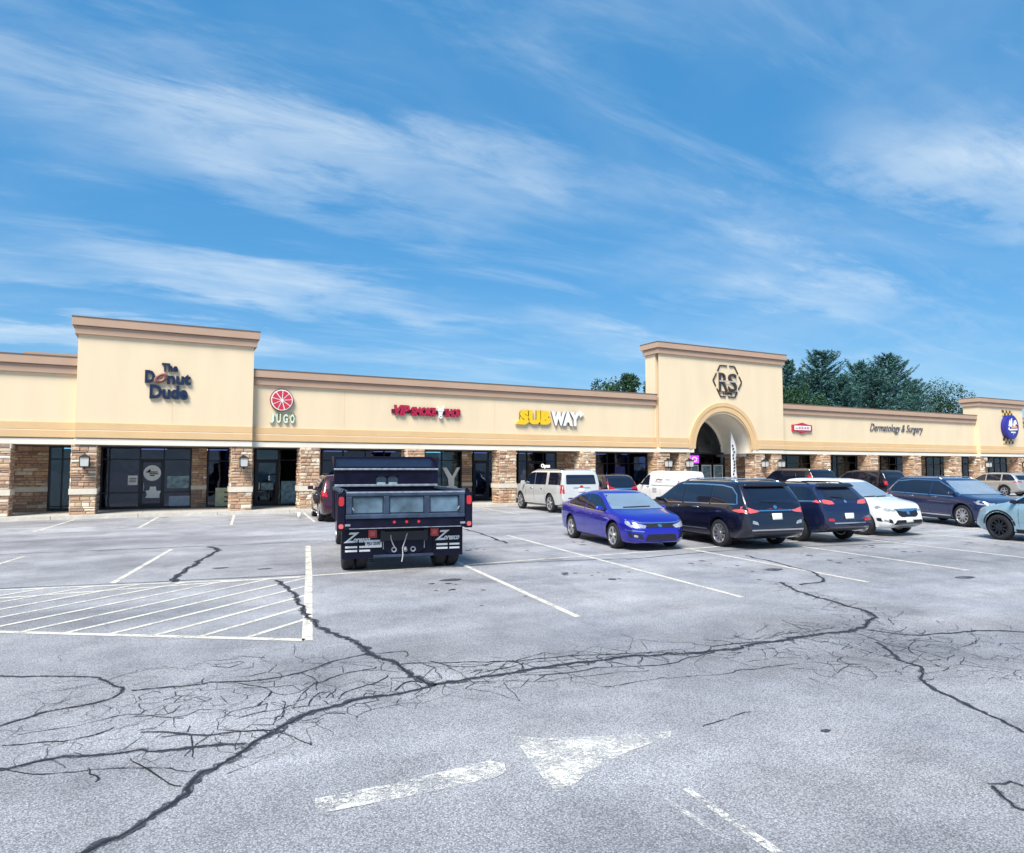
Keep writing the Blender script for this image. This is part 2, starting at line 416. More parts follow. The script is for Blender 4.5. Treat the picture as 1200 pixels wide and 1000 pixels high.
# arrow and short lines near the camera
gpoly([(369, 937), (470, 917), (574, 892), (591, 896), (594, 905), (580, 912), (475, 935), (371, 955)], .005, 'painted_arrow_shaft', M_PAINTW)
gpoly([(600, 863), (640, 866), (700, 864), (787, 858), (785, 865), (740, 880), (690, 905), (668, 926), (652, 929), (636, 912)], .005, 'painted_arrow_head', M_PAINTW)
gpoly([(800, 926), (808, 924), (918, 999), (905, 1001)], .005, 'painted_line', M_PAINTW)
gpoly([(775, 937), (782, 936), (858, 985), (851, 988)], .005, 'painted_line', M_PAINTF)

# cracks traced on the ground
def dens(pix, stepm=.05, j=.03):
    """smooth curve through the traced points with a wandering, jagged offset"""
    P = [gnd(*p) for p in pix]; out = []
    ph = [rnd.uniform(0, 6.28) for _ in range(6)]; run = 0.; kick = 0.
    for i in range(len(P) - 1):
        p0, p1, p2, p3 = P[max(i - 1, 0)], P[i], P[i + 1], P[min(i + 2, len(P) - 1)]
        n = max(2, int((p2 - p1).length / max(stepm, (p1.length) * .006)))
        for k in range(n):
            t = k / n
            q = .5 * ((2 * p1) + (p2 - p0) * t + (2 * p0 - 5 * p1 + 4 * p2 - p3) * t * t + (3 * p1 - p0 - 3 * p2 + p3) * t ** 3)
            run += (p2 - p1).length / n
            if rnd.random() < .22: kick = rnd.uniform(-1, 1)
            w = .9 * math.sin(run * 2.1 + ph[0]) + .6 * math.sin(run * 5.3 + ph[1]) + .4 * math.sin(run * 11 + ph[2]) + 1.1 * kick
            d = (p2 - p1).normalized(); nn = Vector((-d.y, d.x))
            out.append(q + nn * w * j)
    out.append(P[-1]); return out
main = [(40, 1045), (105, 1000), (160, 968), (215, 925), (262, 893), (330, 852), (400, 826), (470, 811), (512, 803), (560, 793), (610, 786), (662, 780), (705, 775), (750, 770), (800, 766), (850, 761), (898, 753), (940, 748), (978, 743), (1012, 734), (1020, 727), (1016, 719), (985, 708), (940, 694), (913, 683)]
c2 = [(325, 680), (340, 692), (352, 712), (362, 722), (375, 735), (400, 748), (430, 762), (460, 777), (490, 795), (512, 803)]
sealed = [(main, .060), (c2, .070), ([(-40, 795), (0, 793), (84, 793), (120, 796), (140, 801), (147, 809), (126, 821), (63, 832), (0, 849), (-40, 858)], .030),
    ([(155, 809), (252, 800), (336, 792), (399, 775), (433, 767)], .024),
    ([(-30, 905), (0, 901), (63, 889), (139, 882), (218, 877), (286, 873)], .038), ([(168, 857), (252, 859), (323, 855)], .022),
    ([(244, 641), (252, 643), (254, 647), (238, 655), (223, 664), (202, 683)], .10),
    ([(1016, 738), (1073, 745), (1111, 741), (1150, 740), (1200, 742), (1260, 747)], .035),
    ([(1027, 753), (1054, 772), (1088, 785), (1073, 797), (1111, 818), (1153, 838), (1200, 859)], .035),
    ([(872, 651), (932, 665), (961, 677), (963, 682), (940, 686)], .05),
    ([(540, 619), (567, 627), (594, 637)], .08),
    ([(1162, 922), (1200, 922)], .02), ([(1166, 922), (1200, 951)], .025)]
for p, w in sealed:
    line_ = dens(p, .05, .028)
    strip(line_, w * 1.25, .0058, 'sealed_crack', M_CRACK, .30)
    strip([q + Vector((rnd.uniform(-.1, .1) * w, rnd.uniform(-.1, .1) * w)) for q in line_], w * .40, .0066, 'crack_core', M_CORE, .35)
fine = [([(471, 778), (567, 777), (650, 771), (733, 766), (817, 765), (842, 757), (900, 752)], .018),
    ([(633, 793), (717, 782), (775, 778), (837, 764)], .016), ([(550, 788), (640, 776), (720, 771), (790, 762)], .012),
    ([(155, 889), (189, 910), (212, 922)], .014), ([(97, 903), (111, 918)], .012), ([(0, 876), (76, 870), (134, 853)], .018),
    ([(370, 809), (372, 800), (403, 790), (441, 782)], .015), ([(403, 820), (408, 812), (420, 807), (454, 792)], .015),
    ([(302, 828), (313, 809), (269, 800)], .014), ([(433, 767), (470, 764), (476, 770)], .014),
    ([(360, 828), (378, 812), (390, 818)], .012), ([(320, 845), (330, 822)], .010), ([(465, 810), (480, 800), (495, 801)], .02),
    ([(0, 903), (40, 908), (100, 905), (180, 900), (230, 903)], .010), ([(820, 850), (860, 842), (880, 835)], .010), ([(705, 806), (760, 798), (830, 790), (935, 778)], .010),
    ([(1040, 745), (1060, 750), (1100, 752)], .010), ([(225, 862), (232, 878), (228, 890)], .010), ([(275, 842), (300, 835), (345, 826), (372, 800)], .012), ([(500, 776), (540, 783), (590, 776), (640, 783), (690, 778)], .014),
    ([(600, 774), (612, 783), (608, 788)], .010), ([(655, 771), (662, 779), (676, 786)], .010), ([(700, 770), (712, 776), (716, 782)], .010), ([(740, 767), (752, 771), (748, 778)], .010), ([(540, 800), (620, 800), (690, 793), (760, 786)], .010),
    ([(860, 745), (880, 750), (930, 741), (985, 736)], .012), ([(1000, 741), (1040, 756), (1090, 766), (1110, 772)], .012), ([(960, 752), (1005, 760), (1035, 768), (1060, 775)], .010), ([(60, 812), (120, 800), (160, 786)], .008), ([(20, 862), (90, 852), (150, 838), (215, 842)], .010), ([(1075, 748), (1065, 760), (1100, 782)], .010)]
for p, w in fine:
    strip(dens(p, .05, .022), w * .85, .0056, 'open_crack', M_CORE, .40)
# hairline web along the main cracks: too many to count
web = MB()
def hair(p, ang, length, w):
    n = max(4, int(length / .06)); pts = [p]; a = ang
    for i in range(n):
        a += rnd.gauss(0, .30) if rnd.random() < .8 else rnd.choice((-.9, .9)); pts.append(pts[-1] + Vector((math.cos(a), math.sin(a))) * (length / n))
    vs = []
    for i, q in enumerate(pts):
        d = (pts[min(i + 1, n)] - pts[max(i - 1, 0)]).normalized(); nn = Vector((-d.y, d.x)) * w * (1 - .7 * i / n) * rnd.uniform(.35, .65)
        vs += [(q.x + nn.x, q.y + nn.y, .0050), (q.x - nn.x, q.y - nn.y, .0050)]
    web.add(vs, [(2 * i, 2 * i + 1, 2 * i + 3, 2 * i + 2) for i in range(n)])
dm = dens(main, .09, .028)
for i, p in enumerate(dm):
    if rnd.random() < .75 and p.y > 5:
        d = dm[min(i + 1, len(dm) - 1)] - dm[max(i - 1, 0)]; a = math.atan2(d.y, d.x)
        hair(p + Vector((rnd.uniform(-.05, .05), rnd.uniform(-.35, .35))), a + rnd.choice((-1, 1)) * rnd.choice((.15, .25, 1.1, 1.4)) + rnd.choice((0, math.pi)), rnd.uniform(.25, 1.1), rnd.uniform(.004, .009))
for _ in range(110):
    u, v = rnd.uniform(20, 480), rnd.uniform(775, 915)
    if v < 850 - (u - 330) * .3: hair(gnd(u, v), rnd.uniform(0, 6.3), rnd.uniform(.3, .9), rnd.uniform(.003, .007))
for _ in range(60):
    u, v = rnd.uniform(880, 1195), rnd.uniform(735, 800); hair(gnd(u, v), rnd.uniform(0, 6.3), rnd.uniform(.3, 1.2), rnd.uniform(.006, .011))
# block cracking: cell edges scattered beside the main cracks
seeds = []
for p in dm:
    if 5.5 < p.y < 11.5 and p.x > 1.0:
        for _ in range(2): seeds.append(p + Vector((rnd.gauss(0, .12), rnd.gauss(.02, .26))))
for _ in range(170):
    u, v = rnd.uniform(150, 500), rnd.uniform(768, 870)
    if v < 862 - (u - 330) * .36: seeds.append(gnd(u, v))
for _ in range(120): seeds.append(gnd(rnd.gauss(1040, 60), rnd.gauss(758, 14)))
tri = delaunay_2d_cdt(seeds, [], [], 0, 1e-4)
TV = tri[0]
def circ(f):
    a, b, c_ = (TV[i] for i in f); d = 2 * (a.x * (b.y - c_.y) + b.x * (c_.y - a.y) + c_.x * (a.y - b.y))
    if abs(d) < 1e-6: return None
    return Vector(((a.length_squared * (b.y - c_.y) + b.length_squared * (c_.y - a.y) + c_.length_squared * (a.y - b.y)) / d, (a.length_squared * (c_.x - b.x) + b.length_squared * (a.x - c_.x) + c_.length_squared * (b.x - a.x)) / d))
em = {}
for f in tri[2]:
    if len(f) != 3: continue
    cc = circ(f)
    for i in range(3): em.setdefault(tuple(sorted((f[i], f[i - 1]))), []).append(cc)
for e, cs2 in em.items():
    if len(cs2) != 2 or None in cs2 or rnd.random() > .62: continue
    a, b = cs2; ln_ = (b - a).length
    if .05 < ln_ < .55 and (TV[e[0]] - a).length < .6:
        nseg = max(2, int(ln_ / .07)); w_ = rnd.uniform(.003, .008); d = (b - a) / ln_; nn = Vector((-d.y, d.x)); vs = []
        for k in range(nseg + 1):
            q = a + (b - a) * k / nseg + nn * rnd.uniform(-.012, .012); h_ = nn * w_ * rnd.uniform(.4, 1)
            vs += [(q.x + h_.x, q.y + h_.y, .0052), (q.x - h_.x, q.y - h_.y, .0052)]
        web.add(vs, [(2 * k, 2 * k + 1, 2 * k + 3, 2 * k + 2) for k in range(nseg)])
wb = web.build('hairline_cracks', M_CRACKF, lot); wb['kind'] = 'stuff'
# paving seams and oil stains
for pix, w in (([(0, 650), (120, 645), (250, 640), (361, 635)], .05), ([(0, 690), (139, 684), (362, 673.5)], .05), ([(530, 665), (620, 659), (735, 655)], .05), ([(735, 656), (830, 647), (900, 643), (1060, 636)], .05)):
    strip(dens(pix, .3, .012), w, .0040, 'paving_seam', M_CRACKF, .3)
for u, v, s_ in ((528, 680, .13), (905, 668, .16), (1130, 677, .14), (258, 666, .10), (310, 667, .09), (968, 857, .03)):
    p = gnd(u, v); mb = MB(); n = 14
    mb.add([(p.x + s_ * 1.7 * math.cos(6.283 * k / n) * rnd.uniform(.75, 1.1), p.y + s_ * math.sin(6.283 * k / n) * rnd.uniform(.7, 1.1), .0066) for k in range(n)], [list(range(n))])
    mb.build('oil_stain', M_CRACK, lot)

dr = MB()
for x in LX[:9]:
    for cy_, n_ in ((ROW + 2.4, 10), (ROW - 2.6, 9)):
        for _ in range(n_):
            px_, py_ = x + 1.5 + rnd.gauss(0, .35), cy_ + rnd.gauss(0, .7); q = rnd.uniform(.02, .085)
            dr.add([(px_ + q * math.cos(6.283 * k / 9) * rnd.uniform(.7, 1.2), py_ + q * math.sin(6.283 * k / 9) * rnd.uniform(.7, 1.2), .0036) for k in range(9)], [list(range(9))])
dro = dr.build('oil_drips', M_CRACKF, lot); dro['kind'] = 'stuff'
# pavement with kerb: slabs are separate pieces
sw = MB(); sw.box(-30, 110, KY + .162, GL + 1.2, -.05, SW - .012); sidewalk = sw.build('pavement', M_MORTAR); sidewalk['kind'] = 'structure'
slab_me = MB().box(-.745, .745, -.62, .62, -.10, 0).mesh('paving_slab', M_CONC)
for i in range(-20, 47):
    for j in range(3):
        o = bpy.data.objects.new('paving_slab', slab_me); link(o, sidewalk); o.location = (i * 1.5 + .3, KY + .80 + j * 1.255, SW + rnd.uniform(-.003, .003))
kerb_me = MB().box(-1.49, 1.49, 0, .15, -.1, .148).mesh('kerb_stone', M_KERB)
for i in range(-10, 24):
    o = bpy.data.objects.new('kerb_stone', kerb_me); link(o, sidewalk); o.location = (i * 3.0 + .9, KY + rnd.uniform(-.006, .006), rnd.uniform(-.004, .004))

# ================================================================== BUILDING
B0 = Vector((15, 36, 0))
mall = empty('strip_mall', B0); OFF = -B0
tag(mall, 'long cream stucco strip mall with stone pillars and two raised entrance towers', 'building')
def part(mb, name, m, parent=None, bevel=0., label=None, smooth=False):
    if parent is None: o = mb.build(name, m, mall, smooth, bevel, OFF)
    else: o = mb.build(name, m, parent, smooth, bevel)
    if label: o['label'] = label
    return o
WY = D + .35        # wing fascia plane
TY = D              # tower fascia plane
BM = 2.98           # underside of the ivory beam
def fascia(x0, x1, y, top, depth, cb=.68, ret=True, holes=None):
    """beam, stepped tan band, plain wall and stepped cornice of one stretch of front"""
    zc = top - cb
    if holes is None:
        part(MB().box(x0, x1, y, y + depth, 3.235, top - .02), 'wall', M_WALL)
        part(MB().box(x0 + .004, x1 - .004, y - .05, y + .6, BM, 3.22), 'beam', M_BEAM, bevel=.008)
        part(MB().box(x0, x1, y - .10, y + .01, 3.26, 3.55), 'band', M_BAND, bevel=.01)
        part(MB().box(x0 + .002, x1 - .002, y - .07, y + .01, 3.585, 3.88), 'band', M_BAND, bevel=.01)
        part(MB().box(x0 + .003, x1 - .003, y - .055, y + .01, 3.548, 3.588), 'band_reveal', M_BEAM)
    e = .12 if ret else 0
    e2 = .22 if ret else 0
    part(MB().box(x0 - e, x1 + e, y - .12, y + depth + e, zc, zc + cb * .48), 'cornice', M_CORN, bevel=.012)
    part(MB().box(x0 - e2, x1 + e2, y - .22, y + depth + e2, zc + cb * .50, top), 'cornice', M_CORN, bevel=.012)
    part(MB().box(x0 - e * .7, x1 + e * .7, y - .09, y + depth + e * .7, zc + cb * .46, zc + cb * .52), 'cornice_joint', M_JOINT)
    part(MB().box(x0 - e2 - .02, x1 + e2 + .02, y - .24, y + depth + e2 + .02, top - .004, top + .035), 'coping', M_JOINT)
X = lambda u: at_y(u, 525, D)[0]
T1L, T1R = -2.95, 3.80
T2L, T2R = 27.05, 37.80
T3L, T3R = 61.15, 67.9
fascia(-24, T1L - .004, WY, 6.53, .5, ret=False)
fascia(T1L, T1R, TY, 8.16, 1.25)
fascia(T1R + .004, T2L - .004, WY, 6.50, .5, ret=False)
fascia(T2R + .004, T3L - .004, WY, 6.42, .5, ret=False)
fascia(T3L, T3R, TY, 7.90, 1.25)
fascia(T3R + .004, 96, WY, 6.42, .5, ret=False)
# expansion joints in the stucco
for xj, y, z0, z1 in ((.55, TY, 3.9, 5.1), (16.1, WY, 3.9, 5.8), (41.4, WY, 3.9, 5.72), (8.0, WY, 3.9, 5.8)):
    part(MB().box(xj, xj + .015, y - .003, y + .01, z0, z1), 'joint', M_BAND)
# little raised parapet behind the left wing
part(MB().box(-5.0, -2.9, WY + 1.2, WY + 3, 5.5, 6.85), 'roof_upstand', M_CORN)
part(MB().box(-24, 96, WY + .52, 62, 5.62, 5.75), 'roof', M_ROOF)
part(MB().box(-24, 96, 61.7, 62, 0, 6).box(-24.3, -24, WY, 62, 0, 6.3).box(96, 96.3, WY, 62, 0, 6.3), 'rear_wall', M_WALL)
# soffit panels under the covered walk
for a, b in ((-24, 29.4), (35.2, 96)):
    part(MB().box(a, b, WY + .25, GL + .5, BM + .01, BM + .1), 'soffit', M_SOFF)
# ---- centre tower with arch
ACX, AR = 32.31, 2.53
zsp = BM
def arch_pts(r, n=28): return [(ACX + r * math.cos(math.pi * k / n), zsp + r * math.sin(math.pi * k / n)) for k in range(n + 1)]
top2 = 9.70
mb = MB()
ip = arch_pts(AR); n = len(ip)
def arch_slab(mb, y0, y1, xl, xr, zt, r, mi=0):
    p = arch_pts(r)
    # outer points matched to the ray of each arch point
    out = []
    for x, z in p:
        dx, dz = x - ACX, z - zsp
        ts = []
        if dx > 1e-6: ts.append((xr - ACX) / dx)
        if dx < -1e-6: ts.append((xl - ACX) / dx)
        if dz > 1e-6: ts.append((zt - zsp) / dz)
        t = min(ts); out.append((ACX + dx * t, zsp + dz * t))
    # insert square corners
    fr = []; 
    for y in (y0, y1):
        k = len(mb.v); vs = [(x, y, z) for x, z in p] + [(x, y, z) for x, z in out] + [(xr, y, zt), (xl, y, zt)]
        m_ = len(p); fs = []
        for i in range(m_ - 1):
            a, b = out[i], out[i + 1]
            f = [i, i + 1, m_ + i + 1, m_ + i]
            if abs(a[0] - xr) < 1e-4 and abs(b[1] - zt) < 1e-4 and abs(a[1] - zt) > 1e-4: f = [i, i + 1, m_ + i + 1, 2 * m_, m_ + i]
            if abs(a[1] - zt) < 1e-4 and abs(b[0] - xl) < 1e-4 and abs(b[1] - zt) > 1e-4: f = [i, i + 1, m_ + i + 1, 2 * m_ + 1, m_ + i]
            fs.append(f)
        mb.add(vs, fs, mi)
    vs = [(x, y0, z) for x, z in p] + [(x, y1, z) for x, z in p]; m_ = len(p)
    mb.add(vs, [(i, i + 1, m_ + i + 1, m_ + i) for i in range(m_ - 1)], mi)
arch_slab(mb, TY, TY + .3, T2L, T2R, top2 - .02, AR)
mb.box(T2L, T2L + .3, TY + .301, TY + 1.25, 3.0, top2 - .02).box(T2R - .3, T2R, TY + .301, TY + 1.25, 3.0, top2 - .02).box(T2L + .3, T2R - .3, TY + 1.0, TY + 1.25, 5.6, top2 - .03)
part(mb, 'wall', M_WALL)
fascia(T2L, T2R, TY, top2, 1.25, holes=True)
for a, b in ((T2L, ACX - AR - .47), (ACX + AR + .47, T2R)):
    part(MB().box(a, b, TY - .10, TY + .01, 3.26, 3.55), 'band', M_BAND, bevel=.01)
    part(MB().box(a + .002, b - .002, TY - .07, TY + .01, 3.585, 3.88), 'band', M_BAND, bevel=.01)
    part(MB().box(a + .003, b - .003, TY - .055, TY + .01, 3.548, 3.588), 'band_reveal', M_BEAM)
part(MB().box(T2L + .004, ACX - AR - .01, TY - .05, TY + .6, BM, 3.22), 'beam', M_BEAM, bevel=.008)
part(MB().box(ACX + AR + .01, T2R - .004, TY - .05, TY + .6, BM, 3.22), 'beam', M_BEAM, bevel=.008)
def arch_ring(r0, r1, y0, y1, zlo=0.):
    mb = MB(); n = 36
    a0 = [math.pi * k / n for k in range(n + 1)]
    P = []
    for r in (r0, r1):
        P.append([(ACX + r * math.cos(a), zsp + .24 + r * math.sin(a)) for a in a0])
    vs = []
    for i in range(n + 1):
        for (x, z) in (P[0][i], P[1][i]):
            vs += [(x, y0, z), (x, y1, z)]
    fs = []
    for i in range(n):
        a = 4 * i; b = a + 4
        fs += [(a, b, b + 2, a + 2), (a + 1, a + 3, b + 3, b + 1), (a + 2, b + 2, b + 3, a + 3), (a, a + 1, b + 1, b)]
    fs += [(0, 2, 3, 1), (4 * n, 4 * n + 1, 4 * n + 3, 4 * n + 2)]
    return mb.add(vs, fs)
part(arch_ring(AR - .10, AR + .22, TY - .07, TY + .01), 'arch_trim', M_BAND, smooth=False)
part(arch_ring(AR + .22, AR + .46, TY - .10, TY + .01), 'arch_trim', M_BAND)
# barrel vault behind the arch
vb = MB(); vp = arch_pts(AR); m_ = len(vp)
vb.add([(x, TY + .3, z) for x, z in vp] + [(x, GL + .4, z) for x, z in vp] , [(i, i + 1, m_ + i + 1, m_ + i) for i in range(m_ - 1)])
part(vb, 'arch_vault', M_BEAM, smooth=True)
for a_, b_ in ((29.42, ACX - AR - .01), (ACX + AR + .01, 35.18)): part(MB().box(a_, b_, TY + .62, GL, BM - .2, BM - .01), 'soffit', M_SOFF)
# tympanum wall with smaller arched glass
mb = MB(); arch_slab(mb, GL - .7, GL - .5, ACX - 3.2, ACX + 3.2, 6.0, AR - .16); part(mb, 'arch_back_wall', M_BEAM)

# ---- stone pillars
PIL = [(-5.55, -5.03, 0), (-3.06, -2.15, 0), (2.93, 3.84, 0), (5.91, 6.81, 0), (11.07, 12.02, 0), (16.22, 17.23, 0), (21.51, 22.39, 0), (26.9, 27.86, 0), (28.62, 29.50, 0), (35.10, 35.98, 0), (36.60, 37.55, 0),
       (41.49, 42.48, 0), (46.9, 47.79, 0), (52.1, 53.01, 0), (57.55, 58.42, 0), (61.1, 62.21, 0), (66.98, 67.9, 0), (72, 72.9, 0), (78.5, 79.4, 0), (85, 85.9, 0), (91.5, 92.4, 0), (-10.2, -9.3, 0), (-15.2, -14.3, 0)]
PIL[0] = (-5.95, -5.03, 0)
def stone_mesh(k):
    r = random.Random(k); mb = MB(); i = .035
    j = lambda a: r.uniform(-a, a)
    b = [(0, .02, 0), (1, .02, 0), (1, .02, 1), (0, .02, 1)]
    f_ = [(i + j(.02), -1 + j(.25), .10 + j(.06)), (1 - i + j(.02), -1 + j(.25), .10 + j(.06)), (1 - i + j(.02), -1 + j(.25), .90 + j(.06)), (i + j(.02), -1 + j(.25), .90 + j(.06))]
    c = (.5 + j(.2), -1.25 + j(.2), .5 + j(.15))
    return mb.add(b + f_ + [c], [(0, 1, 5, 4), (1, 2, 6, 5), (2, 3, 7, 6), (3, 0, 4, 7), (4, 5, 8), (5, 6, 8), (6, 7, 8), (7, 4, 8)])
SV = [[None] * len(STONE) for _ in range(5)]
for k in range(5):
    for c in range(len(STONE)): SV[k][c] = stone_mesh(k).mesh('stone', STONE[c])
SRAW = [stone_mesh(k) for k in range(5)]
NST = [0]
AXF = (Vector((1, 0, 0)), Vector((0, -1, 0)))
AXL = (Vector((0, -1, 0)), Vector((-1, 0, 0)))
AXR = (Vector((0, 1, 0)), Vector((1, 0, 0)))
PD = .95
SINGLE = {1, 2, 3, 5, 0}
for i, (a, b, _) in enumerate(PIL):
    y0 = D; 
    core = MB().box(a + .04, b - .04, y0 + .04, y0 + PD - .04, SW - .02, BM)
    po = bpy.data.objects.new('pillar', core.mesh('pillar', M_MORTAR)); link(po, mall); po.location = OFF
    jn = MB(); single = i in SINGLE
    # local frame of the pillar = world, offset by OFF
    def face(org, ax, ln, za, zb, sg):
        al, ou = ax
        z = za
        stones_face(org, al, ou, ln, za, zb, po, sg, jn)
    def stones_face(org, al, ou, ln, za, zb, po, sg, jn):
        z = za
        while z < zb - .03:
            h = rnd.choice((.07, .09, .11, .13, .15, .18)); h = min(h, zb - z)
            if zb - z - h < .05: h = zb - z
            x = 0.
            while x < ln - .01:
                w = rnd.uniform(.22, .62) if h < .14 else rnd.uniform(.16, .36)
                if ln - x - w < .14: w = ln - x
                ci = rnd.choices(range(6), (5, 3, 1.6, 4, 1.5, 5))[0]; k = rnd.randrange(5); dp = rnd.uniform(.02, .05)
                p = org + al * (x + .005) + Vector((0, 0, z + .005)); sx_, sz_ = w - .010, h - .010
                if sg and NST[0] < 300:
                    NST[0] += 1
                    o = bpy.data.objects.new('stone', SV[k][ci]); link(o, po)
                    o.matrix_local = Matrix(((al.x * sx_, -ou.x * dp, 0, p.x), (al.y * sx_, -ou.y * dp, 0, p.y), (0, 0, sz_, p.z), (0, 0, 0, 1)))
                else:
                    jn.add([p + al * (v[0] * sx_) - ou * (v[1] * dp) + Vector((0, 0, v[2] * sz_)) for v in SRAW[k].v], SRAW[k].f, ci)
                x += w
            z += h
    for za, zb in ((SW, .96), (1.20, BM - .005)):
        face(Vector((a, y0 + .04, 0)), AXF, b - a, za, zb, single)
        face(Vector((a + .04, y0 + PD, 0)), AXL, PD, za, zb, False)
        face(Vector((b - .04, y0, 0)), AXR, PD, za, zb, single and i in (0, 1))
    bo = bpy.data.objects.new('limestone_band', MB().box(a - .03, b + .03, y0 - .03, y0 + PD + .03, .962, 1.198).mesh('limestone_band', M_LIME)); link(bo, po)
    if jn.v:
        so = bpy.data.objects.new('stone_veneer', jn.mesh('stone_veneer', STONE)); link(so, po); so['kind'] = 'stuff'

# ---- shop fronts behind the walk
G = lambda u: at_y(u, 525, GL)[0]
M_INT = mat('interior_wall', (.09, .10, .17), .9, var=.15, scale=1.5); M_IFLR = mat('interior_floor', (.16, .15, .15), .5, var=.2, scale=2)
M_TROF = mat('light_panel', (.8, .8, .8), .5, emit=((.95, .97, 1.0), 1.3))
IY = GL + 5.5
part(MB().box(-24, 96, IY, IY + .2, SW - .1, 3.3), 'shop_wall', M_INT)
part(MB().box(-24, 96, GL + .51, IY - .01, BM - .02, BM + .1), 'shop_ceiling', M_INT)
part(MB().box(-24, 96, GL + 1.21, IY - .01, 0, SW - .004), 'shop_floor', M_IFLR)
part(MB().box(ACX - 3.3, ACX + 3.3, GL + 1.0, GL + 1.1, BM + .11, 5.6), 'arch_rear_wall', M_DARK)
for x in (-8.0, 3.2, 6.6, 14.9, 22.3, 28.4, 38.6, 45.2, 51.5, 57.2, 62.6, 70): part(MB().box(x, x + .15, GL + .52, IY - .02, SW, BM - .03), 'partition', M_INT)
for i in range(26):
    x = -6.5 + i * 2.9 + rnd.uniform(-.3, .3)
    if rnd.random() < .75: part(MB().box(x, x + 1.15, GL + 1.6, GL + 2.2, BM - .05, BM - .022), 'ceiling_panel', M_TROF)

def back_stone(x0, x1):
    po = MB().box(x0, x1, GL - .02, GL + .3, SW - .02, BM).build('stone_wall', M_MORTAR, mall, off=OFF)
    jn = MB()
    z = SW
    for za, zb in ((SW, 1.0), (1.20, BM)):
        z = za
        while z < zb - .03:
            h = min(rnd.choice((.08, .1, .12, .15, .18)), zb - z)
            if zb - z - h < .05: h = zb - z
            x = x0
            while x < x1 - .01:
                w = rnd.uniform(.25, .65)
                if x1 - x - w < .14: w = x1 - x
                ci = rnd.choices(range(6), (3, 5, 3, 1.5, .9, 4))[0]; k = rnd.randrange(5); dp = rnd.uniform(.02, .045)
                jn.add([(x + .005 + v[0] * (w - .01), GL - .02 + v[1] * dp, z + .005 + v[2] * (h - .01)) for v in SRAW[k].v], SRAW[k].f, ci); x += w
            z += h
    so = bpy.data.objects.new('stone_veneer', jn.mesh('stone_veneer', STONE)); link(so, po); so['kind'] = 'stuff'
    bo = bpy.data.objects.new('limestone_band', MB().box(x0, x1, GL - .07, GL, 1.0, 1.198).mesh('limestone_band', M_LIME)); link(bo, po)
def glazing(x0, x1, mull=(), rails=(2.42,), sill=.35, gl=None, door=None):
    """a framed bay: frame with mullions, one pane object per light; door = (xa, xb)"""
    gl = gl or M_GLASS
    xs = [x0] + sorted(mull) + [x1]; zs = [SW + .02, sill] + list(rails) + [BM - .01]
    fr = MB(); zt = BM - .005
    w_ = .036
    fr.add([(x, y, z) for y in (GL - .06, GL + .06) for x, z in ((x0 - w_, SW), (x1 + w_, SW), (x1 + w_, zt), (x0 - w_, zt), (x0 + w_, SW + .05), (x1 - w_, SW + .05), (x1 - w_, zt - .05), (x0 + w_, zt - .05))],
           [(0, 1, 5, 4), (1, 2, 6, 5), (2, 3, 7, 6), (3, 0, 4, 7)] + [(8 + a, 8 + d, 8 + c, 8 + b) for a, b, c, d in ((0, 1, 5, 4), (1, 2, 6, 5), (2, 3, 7, 6), (3, 0, 4, 7))]
           + [(i, 8 + i, 8 + (i + 1) % 4, (i + 1) % 4) for i in range(4)] + [(4 + i, 4 + (i + 1) % 4, 12 + (i + 1) % 4, 12 + i) for i in range(4)])
    f_o = part(fr, 'window_frame', M_FRAME)
    for x in xs[1:-1]: MB().box(x - .034, x + .034, GL - .057, GL + .057, SW + .05, zt - .05).build('mullion', M_FRAME, f_o)
    for z in zs[1:-1]: MB().box(x0 + w_, x1 - w_, GL - .052, GL + .052, z - .03, z + .03).build('rail', M_FRAME, f_o)
    for xa, xb in zip(xs, xs[1:]):
        if door and xa <= (door[0] + door[1]) / 2 <= xb:
            dm_ = MB().box(xa + .04, xa + .13, GL - .055, GL + .02, SW + .02, 2.38).box(xb - .13, xb - .04, GL - .055, GL + .02, SW + .02, 2.38).box(xa + .13, xb - .13, GL - .055, GL + .02, SW + .02, .40).box(xa + .13, xb - .13, GL - .055, GL + .02, 2.28, 2.38)
            d = part(dm_, 'door', M_FRAME)
            MB().box(xa + .13, xb - .13, GL - .03, GL - .018, .40, 2.28).build('pane', gl, d)
            MB().tube([(xa + .17, GL - .05, .95), (xa + .17, GL - .12, .98), (xa + .17, GL - .12, 1.32), (xa + .17, GL - .05, 1.35)], .014).build('handle', M_CHROME, d)
            MB().box(xa + .036, xb - .036, GL - .02, GL - .008, 2.45, BM - .04).build('pane', gl, f_o)
            continue
        for za, zb in zip(zs, zs[1:]):
            if zb - za < .1: continue
            MB().box(xa + .036, xb - .036, GL - .02 + rnd.uniform(-.004, .004), GL - .008, za + .03, zb - .03).build('pane', gl, f_o)
back_stone(-24, G(-40)); 
glazing(G(-40) + .04, G(-2), (G(-20),))
back_stone(G(-2) + .04, G(58))
glazing(G(59.5), G(86), (G(74),), gl=M_GLASS2)
back_stone(G(87), G(119))
glazing(G(120), G(224), (G(129), G(165), G(193)), (2.42,), .9, door=(G(165), G(193)))
back_stone(G(225), G(243))
glazing(G(244.5), G(271), (), (2.36,), .88)
back_stone(G(272), G(298))
glazing(G(300), G(352), (G(326.5),), (2.42,), .95, M_GLASS2, door=(G(300), G(326)))
back_stone(G(353), G(376))
glazing(G(377.5), G(470), (G(402), G(428), G(450)), (2.42,), .5)
back_stone(G(471), G(496))
glazing(G(497.5), G(540), (G(517.5),), (2.45,), .6, M_GLASS2)
back_stone(G(541), G(553))
glazing(G(554.5), G(584), (G(572),), (2.42,), .3, door=(G(554.5), G(572)))
back_stone(G(585), G(605))
